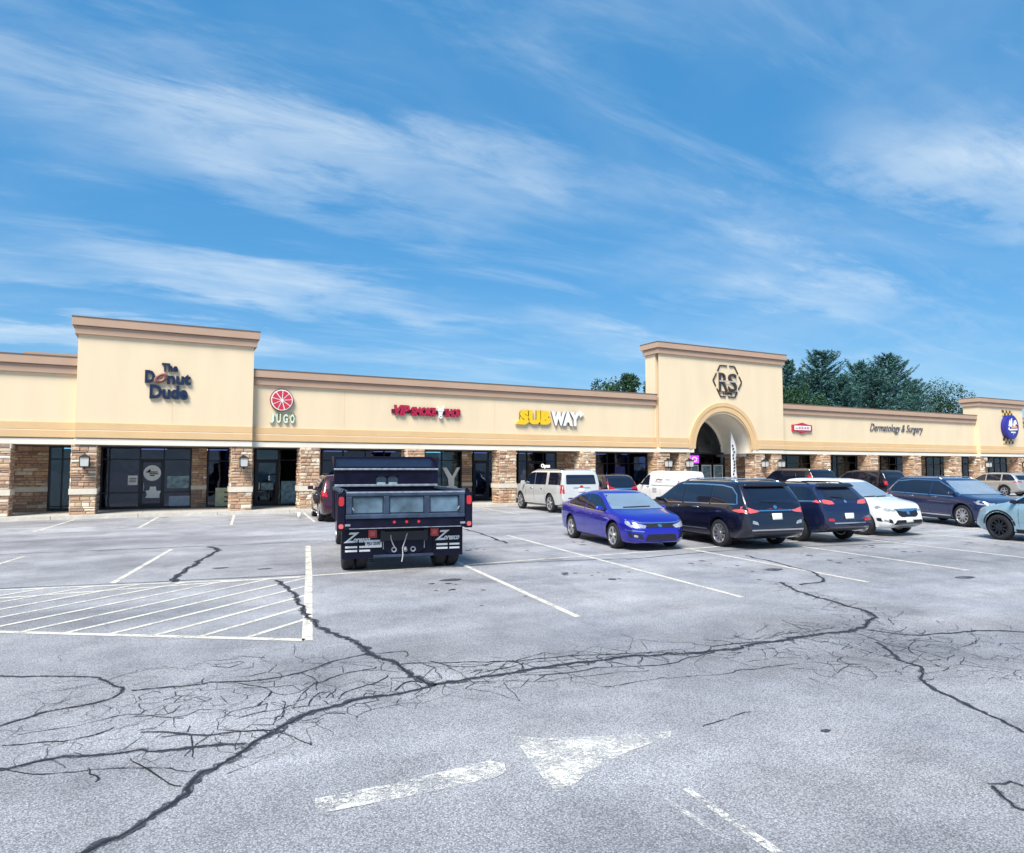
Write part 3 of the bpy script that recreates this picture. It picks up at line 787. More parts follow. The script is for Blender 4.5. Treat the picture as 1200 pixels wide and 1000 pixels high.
glazing(G(607), G(651), (G(617), G(636)), (2.42,), .5, door=(G(617), G(636)))
back_stone(G(652), G(682))
glazing(G(684), G(757), (G(711), G(736)), (2.3,), .7)
back_stone(G(758), G(806))
# arch entrance
fr_y = GL
glazing(G(808), G(848), (G(820), G(834)), (2.3,), .45)
ap = MB(); pr = arch_pts(AR - .16); ap.add([(x, GL - .62, z) for x, z in pr] , [list(range(len(pr)))]); part(ap, 'arch_pane', M_GLASS)
part(MB().box(ACX - .04, ACX + .04, GL - .72, GL - .64, zsp + .1, zsp + AR - .17), 'arch_mullion', M_FRAME)
part(MB().box(ACX - 2.28, ACX + 2.28, GL - .715, GL - .645, zsp + .55, zsp + .62), 'arch_rail', M_FRAME)
part(MB().box(ACX - AR, ACX + AR, GL - .73, GL + .5, zsp - .02, zsp + .095), 'arch_transom', M_FRAME)
back_stone(G(849), G(902))
glazing(G(904), G(954), (G(921), G(937)), (2.35,), .6, M_GLASS2)
back_stone(G(955), G(973))
glazing(G(974.5), G(1003), (G(980), G(990)), (2.42,), .3, M_GLASS2, door=(G(980), G(990)))
back_stone(G(1004), G(1030))
glazing(G(1031.5), G(1060), (G(1041), G(1050)), (2.3,), .4)
back_stone(G(1061), G(1083))
glazing(G(1084.5), G(1110), (G(1093), G(1101)), (2.3,), .5, M_GLASS2)
back_stone(G(1111), G(1125))
glazing(G(1126.5), G(1134), (), (2.42,), .3, door=(G(1126.5), G(1134)))
back_stone(G(1135), G(1156))
glazing(G(1157.5), G(1178), (G(1164), G(1171)), (2.4,), .4, M_GLASS2)
back_stone(G(1179), G(1199))
glazing(G(1200.5), G(1225), (G(1210),), (2.4,), .4)
back_stone(G(1226), 96)

# ================================================================== SIGNS on the fascia
def wall_place(xc, zc, y):
    return lambda a, b, c: (xc + a, y - c, zc + b)
SY = WY - .09
sg = empty('shop_sign', (.33, TY, 5.2)); tag(sg, 'navy letters The Donut Dude with a brown ring doughnut on the raised tower', 'sign', )
def sl(sign, text, size, xc, zc, m, y, **k):
    loc = sign.location
    def pl(a, b, c): return (xc + a - loc.x, y - c - loc.y, zc + b - loc.z)
    return letters(text, size, k.pop('ext', .05), m, sign, pl, **k)
ty = TY - .06
sl(sg, 'The', .6, .41, 6.14, M_NAVYL, ty, offset=.022, width=.62, height=.36)
sl(sg, 'D', .6, -.33, 5.62, M_NAVYL, ty, offset=.03, width=.38, height=.54)
sl(sg, 'nut', .6, .78, 5.60, M_NAVYL, ty, offset=.022, width=.92, height=.47)
sl(sg, 'Dude', .6, .40, 4.96, M_NAVYL, ty, offset=.024, width=1.46, height=.60)
dn = MB(); n1, n2 = 28, 10
M_DOUGH = mat('dough', (.42, .24, .15), .6, var=.2); M_ICING = mat('icing', (.18, .07, .07), .35, var=.3, scale=12)
def donut(rr, r, flat, zoff):
    vs = []; fs = []
    for i in range(n1):
        a = 2 * math.pi * i / n1
        for j in range(n2):
            b = 2 * math.pi * j / n2; q = rr + r * math.cos(b)
            x, z = q * math.cos(a) * 1.15, q * math.sin(a) * .72
            c_, s_ = math.cos(.55), math.sin(.55)
            vs.append((x * c_ - z * s_, -r * flat * math.sin(b) + zoff, x * s_ + z * c_))
    for i in range(n1):
        for j in range(n2): fs.append((i * n2 + j, i * n2 + (j + 1) % n2, ((i + 1) % n1) * n2 + (j + 1) % n2, ((i + 1) % n1) * n2 + j))
    return MB().add(vs, fs)
dob = donut(.20, .115, .6, 0).build('doughnut', M_DOUGH, sg, True); dob.location = (.08 - .33, ty - TY - .03, 5.84 - 5.2); dob.scale = (.82, .9, .85)
ic = donut(.205, .085, .7, -.03).build('icing', M_ICING, dob, True)
# citrus disc and JUGO
M_CIT = mat('citrus_red', (.55, .035, .05), .35, var=.12); M_CITD = mat('citrus_rim', (.20, .02, .025), .4)
M_GRN = mat('green_trim', (.13, .26, .13), .4); M_GRNL = mat('pale_green', (.66, .76, .60), .4)
sg = empty('shop_sign', (5.08, WY, 4.2)); tag(sg, 'red citrus slice disc above pale green letters with long-vowel bars', 'sign')
RC = .52; cz = 5.16 - 4.2
d0 = MB().lathe_y([(0.001, 0), (RC, 0), (RC, -.10), (0.001, -.10)], 40, closed=False).build('rim_disc', M_CITD, sg); d0.location = (0, -.05, cz)
d1 = MB().lathe_y([(0.001, -.100), (RC * .93, -.100), (RC * .93, -.112), (0.001, -.112)], 40, closed=False).build('pith', M_WHITE, d0)
for k in range(9):
    a0, a1 = 2 * math.pi * k / 9 + .05 + .1, 2 * math.pi * (k + 1) / 9 - .05 + .1
    pts = [(.12 * RC * math.cos((a0 + a1) / 2), .12 * RC * math.sin((a0 + a1) / 2))] + [(RC * .84 * math.cos(a0 + (a1 - a0) * t / 5), RC * .84 * math.sin(a0 + (a1 - a0) * t / 5)) for t in range(6)]
    MB().prism_xz(pts, -.125, -.113).build('segment', M_CIT, d0)
for k, ch in enumerate('JUGO'):
    def pl(a, b, c, k=k): return (-.43 + k * .305 + a, -.08 - c, -.10 + b)
    letters(ch, .5, .045, [M_GRNL, M_GRN], sg, pl, offset=.02, width=.20, height=.42)
    if ch in 'UO': MB().box(-.43 + k * .305 - .10, -.43 + k * .305 + .10, -.12, -.04, .345, .385).build('macron', M_GRN, sg)
# VIP SMOKE SHOP
M_VIP = mat('vip_red', (.42, .012, .05), .35, var=.1); M_VIPD = mat('vip_return', (.11, .004, .02), .4)
sg = empty('shop_sign', (12.1, WY, 4.55)); tag(sg, 'dark red VIP SMOKE SHOP letters with a white bull head between words', 'sign')
vs_ = dict(offset=.02, shear=.12)
sl(sg, 'VIP', .6, 10.75, 4.66, [M_VIP, M_VIPD], SY, width=.85, height=.52, offset=.035, shear=.28)
sl(sg, 'SMOKE', .5, 12.02, 4.66, [M_VIP, M_VIPD], SY, width=1.32, height=.46, offset=.03)
sl(sg, 'SHOP', .5, 13.62, 4.66, [M_VIP, M_VIPD], SY, width=.88, height=.44, offset=.03)
MB().box(-1.75, 1.95, -.07, -.002, .22, .42).build('raceway', M_VIPD, sg)
bh = [(-.20, .66), (-.14, .60), (-.10, .50), (0, .47), (.10, .50), (.14, .60), (.20, .66), (.19, .52), (.13, .42), (.20, .40), (.12, .33), (.08, .15), (.11, .05), (.05, -.02), (-.05, -.02), (-.11, .05), (-.08, .15), (-.12, .33), (-.20, .40), (-.13, .42), (-.19, .52)]
bo = MB().prism_xz([(x + .83, z + .04) for x, z in bh], -.16, -.072).build('bull_head', M_WHITE, sg)
for s_ in (-1, 1): MB().box(.83 + s_ * .05 - .018, .83 + s_ * .05 + .018, -.166, -.158, .36, .40).build('eye', M_BLK, bo)
MB().box(.83 - .05, .83 + .05, -.166, -.158, .10, .13).build('nostril', M_BLK, bo)
# SUBWAY
M_YEL = mat('yellow_acrylic', (.80, .52, .015), .35, var=.05)
M_SIDE = mat('letter_return', (.10, .075, .03), .5)
sg = empty('shop_sign', (19.5, WY, 4.3)); tag(sg, 'yellow and white SUBWAY channel letters with arrow tips', 'sign')
ss = sl(sg, 'SUB', .9, 18.55, 4.42, [M_YEL, M_SIDE], SY, width=1.98, height=.80, offset=.075)
sw_ = sl(sg, 'WAY', .9, 20.52, 4.40, [M_WHITE, M_SIDE], SY, width=1.92, height=.80, offset=.07)
MB().prism_xz([(-2.20, .12), (-1.92, .36), (-1.88, .26), (-1.55, .26), (-1.55, .10), (-1.92, .10)], -.145, -.04).build('arrow_tip', M_YEL, sg)
MB().prism_xz([(2.24, .80), (1.98, .99), (1.96, .90), (1.72, .86), (1.62, .66), (1.76, .66), (1.94, .74), (2.0, .60)], -.145, -.04).build('arrow_tip', M_WHITE, sg)
# RS hexagon
M_BRZ = mat('bronze_letter', (.055, .045, .045), .4, .3, var=.2)
sg = empty('shop_sign', (32.69, TY, 6.5)); tag(sg, 'dark RS monogram inside a broken hexagon outline on the arched tower', 'sign')
hexr = 1.25
hx = [(hexr * math.cos(R(60 * k)), 1.12 + hexr * .93 * math.sin(R(60 * k))) for k in range(6)]
for k in range(6):
    (x0, z0), (x1, z1) = hx[k], hx[(k + 1) % 6]
    for t0, t1 in ((.0, .36), (.52, .97)):
        ax_, az_ = x0 + (x1 - x0) * t0, z0 + (z1 - z0) * t0; bx_, bz_ = x0 + (x1 - x0) * t1, z0 + (z1 - z0) * t1
        L_ = math.hypot(bx_ - ax_, bz_ - az_); nx, nz = -(bz_ - az_) / L_ * .035, (bx_ - ax_) / L_ * .035
        MB().prism_xz([(ax_ + nx, az_ + nz), (bx_ + nx, bz_ + nz), (bx_ - nx, bz_ - nz), (ax_ - nx, az_ - nz)], -.07, -.01).build('hexagon_bar', M_BRZ, sg)
def two(ch, xc):
    loc = sg.location
    def pl(a, b, c): return (xc + a, -.06 - c, .48 + b)
    return letters(ch, 1.2, .045, [M_BRZ, M_BRZ], sg, pl, offset=.0, width=.74, height=1.16)
two('R', -.38); two('S', .42)
MB().box(-.78, .80, -.125, -.109, 1.06, 1.14).build('script_band', mat('pewter', (.45, .42, .40), .5), sg)
MB().box(-.80, .75, -.09, -.01, .42, .455).build('rule', M_BRZ, sg)
letters('& SUITES', .2, .02, M_BRZ, sg, lambda a, b, c: (a, -.03 - c, .25 + b), width=.80, height=.13, offset=.004)
# small red lozenge sign
M_RS = mat('sign_red', (.42, .03, .05), .4)
sg = empty('shop_sign', (39.95, WY, 4.45)); tag(sg, 'small red lozenge sign with a white name bar next to the arched tower', 'sign')
MB().prism_xz([(-.98, .12), (-.55, .10), (0, -.02), (.55, .10), (.98, .12), (.98, .56), (.55, .60), (0, .72), (-.55, .60), (-.98, .56)], -.12, -.004).build('red_panel', M_RS, sg)
MB().box(-.82, .82, -.132, -.122, .20, .50).build('white_bar', M_WHITE, sg)
for k in range(9):
    MB().box(-.70 + k * .16, -.62 + k * .16, -.138, -.133, .27, .27 + rnd.choice((.12, .16, .08))).build('stroke', M_RS, sg)
# Dermatology & Surgery
sg = empty('shop_sign', (50.6, WY, 4.6)); tag(sg, 'slanted grey Dermatology & Surgery lettering above the far shops', 'sign')
M_GRYL = mat('slate_letter', (.075, .085, .12), .4)
sl(sg, 'Dermatology & Surgery', .7, 50.5, 4.62, M_GRYL, WY - .05, ext=.02, width=6.4, height=.74, offset=-.006, shear=.34)
# round blue sign with chequers
M_BLU = mat('sign_blue', (.018, .022, .26), .35, var=.1); M_BRN = mat('chequer_brown', (.07, .035, .012), .5); M_GOLD = mat('chequer_gold', (.75, .50, .16), .5)
sg = empty('shop_sign', (65.4, TY, 4.4)); tag(sg, 'round blue disc sign between brown and gold chequer panels on the end tower', 'sign')
dd = MB().lathe_y([(0.001, 0), (1.05, 0), (1.05, -.36), (.96, -.40), (0.001, -.40)], 40, closed=False).build('disc', M_BLU, sg); dd.location = (0, -.02, 1.13)
for z0 in (2.12, -.30):
    for r in range(2):
        for c in range(6):
            MB().box(-.78 + c * .26, -.524 + c * .26, -.06, -.004, z0 + r * .24, z0 + .236 + r * .24).build('chequer', M_BRN if (r + c) % 2 else M_GOLD, sg)
for pts in ([(-.62, .05), (-.5, .45), (-.38, .62), (-.30, .2), (-.2, .72), (-.08, .75), (-.05, .15), (-.25, .0)], [(.1, .1), (.25, .55), (.5, .62), (.72, .2), (.5, .3), (.35, .05)], [(-.7, -.22), (-.55, -.02), (-.45, -.2), (.7, -.12), (.72, -.25), (-.5, -.32)]):
    MB().prism_xz(pts, -.43, -.402).build('white_figure', M_WHITE, dd)
MB().prism_xz([(-.3, -.15), (.65, -.05), (.6, .1), (-.25, .05)], -.437, -.431).build('orange_stroke', mat('sign_orange', (.75, .35, .12), .5), dd)
for k in range(6): MB().box(-.28 + k * .12, -.20 + k * .12, -.42, -.402, -.52, -.40).build('letter_stroke', M_WHITE, dd)
MB().prism_xz([(.02, -.58), (.14, -.58), (.08, -.72)], -.42, -.402).build('white_heart', mat('pink_acrylic', (.75, .35, .45), .5), dd)

# ================================================================== WALL LANTERNS
M_LGL = mat('lantern_glass', (.58, .57, .53), .3, var=.05)
M_IRON = mat('lantern_iron', (.025, .020, .020), .5, .4, var=.2)
def make_lantern(first=None):
    r = bpy.data.objects.new('wall_lantern', None); link(r)
    MB().box(-.07, .07, -.03, .0, -.22, .22).build('back_plate', M_IRON, r, bevel=.006)
    MB().tube([(0, -.02, .18), (0, -.12, .30), (0, -.24, .30), (0, -.26, .24)], .016).build('arm', M_IRON, r)
    t = .20; b = .15
    MB().hexa([(-t, -.26 - t, .16), (t, -.26 - t, .16), (t, -.26 + t - .02, .16), (-t, -.26 + t - .02, .16)], [(-.05, -.31, .28), (.05, -.31, .28), (.05, -.21, .28), (-.05, -.21, .28)]).build('cap', M_IRON, r)
    MB().hexa([(-b, -.26 - b, -.20), (b, -.26 - b, -.20), (b, -.26 + b, -.20), (-b, -.26 + b, -.20)], [(-b - .015, -.275 - b, .158), (b + .015, -.275 - b, .158), (b + .015, -.245 + b, .158), (-b - .015, -.245 + b, .158)]).build('glass', M_LGL, r)
    for sx_ in (-1, 1):
        for sy_ in (-1, 1):
            MB().tube([(sx_ * (b + .006), -.26 + sy_ * (b + .006), -.22), (sx_ * (b + .02), -.26 + sy_ * (b + .02), .16)], .014, 6).build('cage_bar', M_IRON, r)
    MB().box(-b - .02, b + .02, -.28 - b, -.24 + b, -.25, -.202).build('base', M_IRON, r)
    MB().tube([(0, -.26, -.25), (0, -.26, -.33)], .05, 8, r1=.015).build('finial', M_IRON, r)
    return r
def copy_tree(o, parent=None):
    c = o.copy(); col.objects.link(c); c.parent = parent
    for ch in o.children: copy_tree(ch, c)
    return c
LAN = [(1, 'dark iron wall lantern on the stone pillar beside the taped white notice'), (2, 'dark iron wall lantern on the stone pillar between doughnut shop and juice shop'),
       (7, 'dark iron wall lantern on the pillar at the tower corner facing the sandwich shop'), (8, 'dark iron wall lantern on the arch pillar next to the violet lit sign'),
       (9, 'dark iron wall lantern on the arch pillar next to the feather flag'), (10, 'dark iron wall lantern on the pillar at the tower corner under the red lozenge sign'),
       (15, 'dark iron wall lantern on the end tower pillar beside the narrow door'), (16, 'dark iron wall lantern on the end tower pillar past the silver grey crossover')]
L0 = make_lantern()
for k, (pi, lab) in enumerate(LAN):
    o = L0 if k == 0 else copy_tree(L0)
    o.location = ((PIL[pi][0] + PIL[pi][1]) / 2 + (0.05 if pi < 5 else .12), D - .03, 2.30)
    tag(o, lab, 'lantern', 'wall lanterns on the stone pillars')

# ================================================================== POSTERS, DECALS AND THINGS BY THE SHOPS
def panel(name, u0, u1, v0, v1, m, label, cat, y=GL - .066, inset=None):
    x0, z1 = at_y(u0, v0, y); x1, z0 = at_y(u1, v1, y); xc = (x0 + x1) / 2
    o = empty(name, (xc, y, z0)); tag(o, label, cat)
    MB().box(x0 - xc, x1 - xc, -.01, .0, 0, z1 - z0).build('sheet', m, o)
    return o, x1 - x0, z1 - z0
M_PAPER = mat('paper', (.74, .74, .72), .8, var=.1)
M_POSY = mat('poster_yellow', (.62, .60, .38), .8, var=.25, scale=4)
M_POSB = mat('poster_teal', (.16, .25, .28), .5, var=.8, scale=5)
M_INK = mat('ink', (.02, .02, .03), .7)
o, w, h = panel('notice', 150, 161, 557.5, 568.5, M_PAPER, 'square white notice taped inside the doughnut shop window', 'notice')
for k in range(3): MB().box(-w * .35, w * .35, -.014, -.0105, h * (.3 + .18 * k), h * (.38 + .18 * k)).build('text_line', M_INK, o)
x0, z0 = at_y(178.5, 554.5, GL - .07)
o = empty('window_decal', (x0, GL - .07, z0)); tag(o, 'white oval shop decal on the doughnut shop door', 'decal')
MB().lathe_y([(.001, 0), (.36, 0), (.36, -.01), (.001, -.01)], 36, closed=False).build('oval', M_PAPER, o)
for k, (xa, xb, za) in enumerate(((-.25, .22, .02), (-.12, .25, -.06), (-.1, .1, -.14))): MB().box(xa, xb, -.016, -.0105, za, za + .05).build('text_line', M_INK, o)
MB().prism_xz([(-.2, .08), (-.1, .2), (-.06, .1), (-.14, .02)], -.016, -.0105).build('figure', M_INK, o)
x0, z0 = at_y(179, 576, GL - .068)
o = empty('window_decal', (x0, GL - .068, z0)); tag(o, 'pale grey cut-out decal under the oval on the doughnut shop door', 'decal')
MB().prism_xz([(-.3, -.3), (.28, -.3), (.28, -.16), (.33, .02), (.15, .02), (.12, .22), (-.12, .22), (-.14, .06), (-.3, .04), (-.24, -.14)], -.01, 0).build('sheet', M_PAPER, o)
o, w, h = panel('poster', 252.5, 270, 572, 593, M_POSY, 'pale yellow poster standing in the narrow window beside the juice shop pillar', 'poster', GL - .075)
for k in range(3): MB().box(w * .08, w * .42, -.016, -.0105, h * (.2 + .25 * k), h * (.3 + .25 * k)).build('text_line', mat('ink_brown', (.2, .15, .1), .8), o)
o, w, h = panel('poster', 198, 222, 581.5, 592.5, mat('poster_grey', (.30, .36, .44), .6, var=.2), 'grey blue panel behind the glass beside the doughnut shop door', 'poster')
o, w, h = panel('display_shelf', 196, 221, 558, 572, M_POSB, 'teal display seen behind the right pane of the doughnut shop', 'display')
o, w, h = panel('poster', 329.5, 351, 564, 589, M_POSB, 'teal and white poster in the juice shop side window', 'poster', GL - .075)
o, w, h = panel('poster', 306, 320, 566, 574, M_POSB, 'teal poster low on the juice shop door', 'poster', GL - .08)
# white V shaped decal in the window right of the truck
x0, z0 = at_y(528.5, 575, GL - .075); 
o = empty('window_decal', (x0, GL - .075, z0)); tag(o, 'tall white V shaped decal in the window behind the dump truck', 'decal')
MB().prism_xz([(-.38, 0), (.40, 0), (.36, .2), (.18, .28), (.2, .7), (.55, 1.3), (.34, 1.3), (.06, .8), (-.28, 1.3), (-.52, 1.28), (-.2, .7), (-.14, .28), (-.36, .22)], -.01, 0).build('sheet', M_PAPER, o)
M_NEONP = mat('neon_violet', (.12, .02, .35), .4, emit=((.35, .05, 1.0), 1.2)); M_NEONW = mat('neon_white', (.8, .8, .7), .4, emit=((1, .97, .85), .7))
x0, z0 = at_y(639, 549.5, GL - .08)
o = empty('open_sign', (x0, GL - .08, z0)); tag(o, 'lit white Open sign in the sandwich shop window', 'sign')
letters('Open', .5, .02, M_NEONW, o, lambda a, b, c: (a, -c - .03, b), width=.60, height=.30, offset=.012)
MB().box(-.30, .30, -.004, .012, -.03, -.005).build('bracket', M_FRAME, o)
o, w, h = panel('poster', 720.5, 732.5, 547, 559, mat('poster_blue', (.03, .04, .22), .5, var=.6, scale=5), 'blue poster between the mullions beside the arched tower', 'poster', GL - .075)
o, w, h = panel('neon_sign', 808.5, 819, 534, 543, M_NEONP, 'violet lit sign in the arched entrance window', 'sign', GL - .08)
MB().tube([(w * .25 * math.cos(6.283 * k / 12), -.02, h * .5 + h * .28 * math.sin(6.283 * k / 12)) for k in range(12)], .02, 6).build('neon_ring', mat('neon_pink', (.5, .2, .6), .4, emit=((.9, .45, 1.0), 2)), o)
for k, (u0, u1) in enumerate(((809.5, 818.5), (822, 833.5), (836, 847))):
    o, w, h = panel('poster', u0, u1, 545, 563, M_POSB, ('white bordered poster directly beneath the violet lit sign', 'white bordered poster between two others in the arched entrance', 'white bordered poster beside the feather flag')[k], 'poster', GL - .075); o['group'] = 'posters in the arched entrance'
    for a_, b_, c_, d_ in ((-.5, .5, 0, .06), (-.5, .5, .94, 1), (-.5, -.42, .06, .94), (.42, .5, .06, .94)):
        MB().box(a_ * w, b_ * w, -.02, -.0105, c_ * h, d_ * h).build('border', M_PAPER, o)
# feather flag by the arch
fx, fz = at_y(855, 505, D + .9)
o = empty('feather_flag', (fx + .05, D + .9, SW)); tag(o, 'tall white feather flag with black lettering under the stucco arch', 'flag')
Hf = fz - SW
MB().tube([(0, 0, 0), (0, 0, Hf * .6), (.01, 0, Hf * .85), (.05, 0, Hf)], .022, 8, r1=.008).build('pole', M_BLK, o)
M_FLAG = mat('flag_cloth', (.80, .80, .80), .8, var=.06, scale=2)
vs = []; fs = []; nz = 30
def flag_w(t): return .52 * min(1, (1 - t) * 3.2 + .02) * (.85 + .15 * min(1, t * 6))
for i in range(nz + 1):
    t = i / nz; z = .35 + (Hf - .38) * t; w = flag_w(t)
    for j in range(5):
        vs.append((.03 * t + (j / 4) * w, .05 * math.sin(t * 9 + j * .9) * (j / 4), z))
fs = [(i * 5 + j, i * 5 + j + 1, i * 5 + j + 6, i * 5 + j + 5) for i in range(nz) for j in range(4)]
fo = MB().add(vs, fs).build('sail', M_FLAG, o, True); fo.modifiers.new('s', 'SOLIDIFY').thickness = .006
for k in range(15):
    z = .75 + k * .21
    if z > Hf - .9: break
    x = .14 + rnd.uniform(-.05, .1)
    y = .05 * math.sin((z - .35) / (Hf - .38) * 9 + 1.4) * .35 - .025
    mk = MB().prism_xz([(x, z), (x + .1, z + .02), (x + .17, z + .1), (x + .06, z + .15), (x + .02, z + .09)], y - .012, y + .004)
    mk.build('glyph', M_INK, o)
MB().lathe_y([(.001, 0), (.02, 0), (.02, .05), (.001, .05)], 8).build('spigot', M_BLK, o).rotation_euler = (R(90), 0, 0)
MB().box(-.25, .25, -.02, .02, -.001, .02).build('base_bar', M_BLK, o); MB().box(-.02, .02, -.25, -.021, -.001, .02).build('base_bar', M_BLK, o)
# white paper cup at the kerb
p = gnd(350.5, 608); cup = empty('paper_cup', (p.x, min(p.y, KY - .3), 0)); tag(cup, 'small white paper cup standing on the asphalt near the kerb', 'cup')
def lathe_z(prof, name, m, parent, n=20):
    ob = MB().lathe_y([(r, z) for r, z in prof], n, closed=False).build(name, m, parent, True); ob.rotation_euler = (R(90), 0, 0); return ob
lathe_z([(.001, 0), (.055, 0), (.08, .24), (.076, .24), (.001, .235)], 'cup_body', M_PAPER, cup); lathe_z([(.001, .25), (.06, .25), (.084, .24), (.084, .225), (.08, .225)], 'lid', M_WHITE, cup)

# ================================================================== VEHICLES
def lerp_pts(pts, x):
    if x <= pts[0][0]: return pts[0][1]
    for (a, b), (c, d) in zip(pts, pts[1:]):
        if x <= c: return b + (d - b) * (x - a) / (c - a) if c > a else d
    return pts[-1][1]
def smooth_fn(pts, r):
    lo, hi = pts[0][0], pts[-1][0]
    def f(x):
        q = min(r, x - lo, hi - x)
        if q <= 1e-4: return lerp_pts(pts, x)
        return sum(lerp_pts(pts, x + q * k / 3) for k in range(-3, 4)) / 7
    return f
def paint(name, c, metal=.35, rough=.32):
    return mat('paint_' + name, c, rough, metal, var=.05, scale=2, coat=1.0)
def rounded(poly, r, n=3):
    out = []; m = len(poly)
    for i in range(m):
        p0, p1, p2 = Vector(poly[i - 1]), Vector(poly[i]), Vector(poly[(i + 1) % m])
        a, b = (p0 - p1), (p2 - p1); la, lb = a.length, b.length
        rr = min(r, la * .45, lb * .45)
        A, Bp = p1 + a / la * rr, p1 + b / lb * rr
        for k in range(n + 1):
            t = k / n; out.append(tuple(A * (1 - t) ** 2 + p1 * 2 * t * (1 - t) + Bp * t * t))
    return out
def inside(p, poly):
    x, y = p; c = False; n = len(poly)
    for i in range(n):
        (x0, y0), (x1, y1) = poly[i], poly[i - 1]
        if (y0 > y) != (y1 > y) and x < (x1 - x0) * (y - y0) / (y1 - y0) + x0: c = not c
    return c
class Car:
    def __init__(s, name, label, cat, L, W, H, top, belt, bot, plan, tum, paint_m, axles, wr, rim=None, spokes=5, tw=.22):
        s.root = empty(name, (0, 0, 0)); tag(s.root, label, cat, 'cars parked in the lot')
        s.L, s.W, s.H = L, W, H; s.tum = tum
        s.top, s.belt = smooth_fn(top, .10), smooth_fn(belt, .15)
        s.bot, s.plan = smooth_fn(bot, .10), smooth_fn(plan, .12)
        F = L / 2; st = set()
        x = -F
        while x < F:
            st.add(round(x, 4)); d = min(x + F, F - x); x += .018 if d < .12 else (.035 if d < .4 else .075)
        st.add(F); st = sorted(st)
        vs = []; rings = []
        for x in st:
            zt, zb, w = s.top(x), s.bot(x), s.plan(x); zs = min(s.belt(x), zt - .03); zs = max(zs, zb + .05)
            if zt < zs + .03: zt = zs + .03
            hb = zs - zb; d = zt - zs; ws = .965 * w; ins = tum * max(0, d - .05); rs = min(.09, d * .45)
            half = [(0, zb), (.55 * w, zb), (.84 * w, zb + .005), (.935 * w, zb + min(.06, .2 * hb)), (.975 * w, zb + .28 * hb), (1.0 * w, zb + .55 * hb), (1.0 * w, zb + .76 * hb), (.988 * w, zb + .90 * hb), (ws, zs)]
            wt = ws - ins
            half += [(ws - ins * .3, zs + (d - rs) * .33), (ws - ins * .66, zs + (d - rs) * .68), (wt, zt - rs), (wt - rs * .35, zt - rs * .42), (wt - rs * 1.1, zt - rs * .08), (wt * .55, zt + .012), (0, zt + .02)]
            ring = [(x, -y, z) for y, z in half] + [(x, y, z) for y, z in reversed(half[1:-1])]
            rings.append(range(len(vs), len(vs) + len(ring))); vs += ring
        n = len(rings[0]); fs = []
        for a, b in zip(rings, rings[1:]):
            for k in range(n): fs.append((a[k], a[(k + 1) % n], b[(k + 1) % n], b[k]))
        fs.append(list(reversed(rings[0]))); fs.append(list(rings[-1]))
        mb = MB().add(vs, fs)
        me = mb.mesh('body', [paint_m, M_BLK], True)
        s.bvh = BVHTree.FromPolygons([Vector(v) for v in mb.v], mb.f)
        body = bpy.data.objects.new('body', me); link(body)
        cut = MB()
        for ax in axles:
            for sg in (-1, 1):
                y0, y1 = sorted((sg * (W / 2 + .2), sg * (W / 2 - tw - .10)))
                cut.lathe_y([(.001, y0), (wr + .055, y0), (wr + .055, y1), (.001, y1)], 40, c=(ax, 0, wr + .012), closed=False)
        cm = cut.mesh('cut', M_BLK); bmx = bmesh.new(); bmx.from_mesh(cm); bmesh.ops.remove_doubles(bmx, verts=bmx.verts, dist=.003); bmesh.ops.recalc_face_normals(bmx, faces=bmx.faces); bmx.to_mesh(cm); bmx.free()
        co = bpy.data.objects.new('cut', cm); link(co)
        md = body.modifiers.new('wells', 'BOOLEAN'); md.object = co; md.operation = 'DIFFERENCE'; md.solver = 'EXACT'; md.material_mode = 'TRANSFER'
        bpy.context.view_layer.update()
        nm = bpy.data.meshes.new_from_object(body.evaluated_get(bpy.context.evaluated_depsgraph_get()))
        body.modifiers.clear(); body.data = nm; nm.name = 'body'
        bpy.data.objects.remove(co); body.parent = s.root; s.body = body
        bmx = bmesh.new(); bmx.from_mesh(nm)
        for e in bmx.edges:
            if len(e.link_faces) == 2 and e.calc_face_angle(0) > .7: e.smooth = False
        for f in bmx.faces: f.smooth = True
        bmx.to_mesh(nm); bmx.free()
        s.axles, s.wr, s.tw = axles, wr, tw
        s.wheels(rim or M_RIM, spokes)
    def wheels(s, rim_m, spokes):
        r, tw = s.wr, s.tw; rr = r * .70
        tp = [(rr, -.5 * tw), (rr + .02, -.52 * tw), (r - .03, -.5 * tw), (r - .006, -.40 * tw), (r, -.2 * tw), (r, .2 * tw), (r - .006, .40 * tw), (r - .03, .5 * tw), (rr + .02, .52 * tw), (rr, .5 * tw)]
        tm = MB().lathe_y(tp, 36).mesh('wheel', M_TYRE, True)
        rb = MB()
        rb.lathe_y([(rr + .004, -.50 * tw), (rr + .004, -.47 * tw), (rr - .035, -.42 * tw), (rr - .04, .4 * tw), (rr - .01, .4 * tw), (rr - .01, -.50 * tw)], 36)
        rb.lathe_y([(.001, -.10 * tw), (rr - .03, -.06 * tw), (rr - .03, .1 * tw), (.001, .1 * tw)], 24, 1, closed=False)
        for k in range(spokes):
            a = 2 * math.pi * k / spokes + .3; w0, w1 = (.026, .018) if spokes > 6 else (.034, .040)
            ca, sa = math.cos(a), math.sin(a)
            def pt(rad, side, y): return (rad * ca - side * sa, y, rad * sa + side * ca)
            y0, y1 = -.40 * tw, -.47 * tw
            rb.hexa([pt(.03, -w0, -.2 * tw), pt(rr - .02, -w1, -.2 * tw), pt(rr - .02, w1, -.2 * tw), pt(.03, w0, -.2 * tw)], [pt(.03, -w0, y0), pt(rr - .02, -w1, y1), pt(rr - .02, w1, y1), pt(.03, w0, y0)])
        rb.lathe_y([(.001, -.44 * tw), (.055, -.43 * tw), (.06, -.2 * tw), (.001, -.2 * tw)], 16, closed=False)
        rm = rb.mesh('rim', [rim_m, M_BLK])
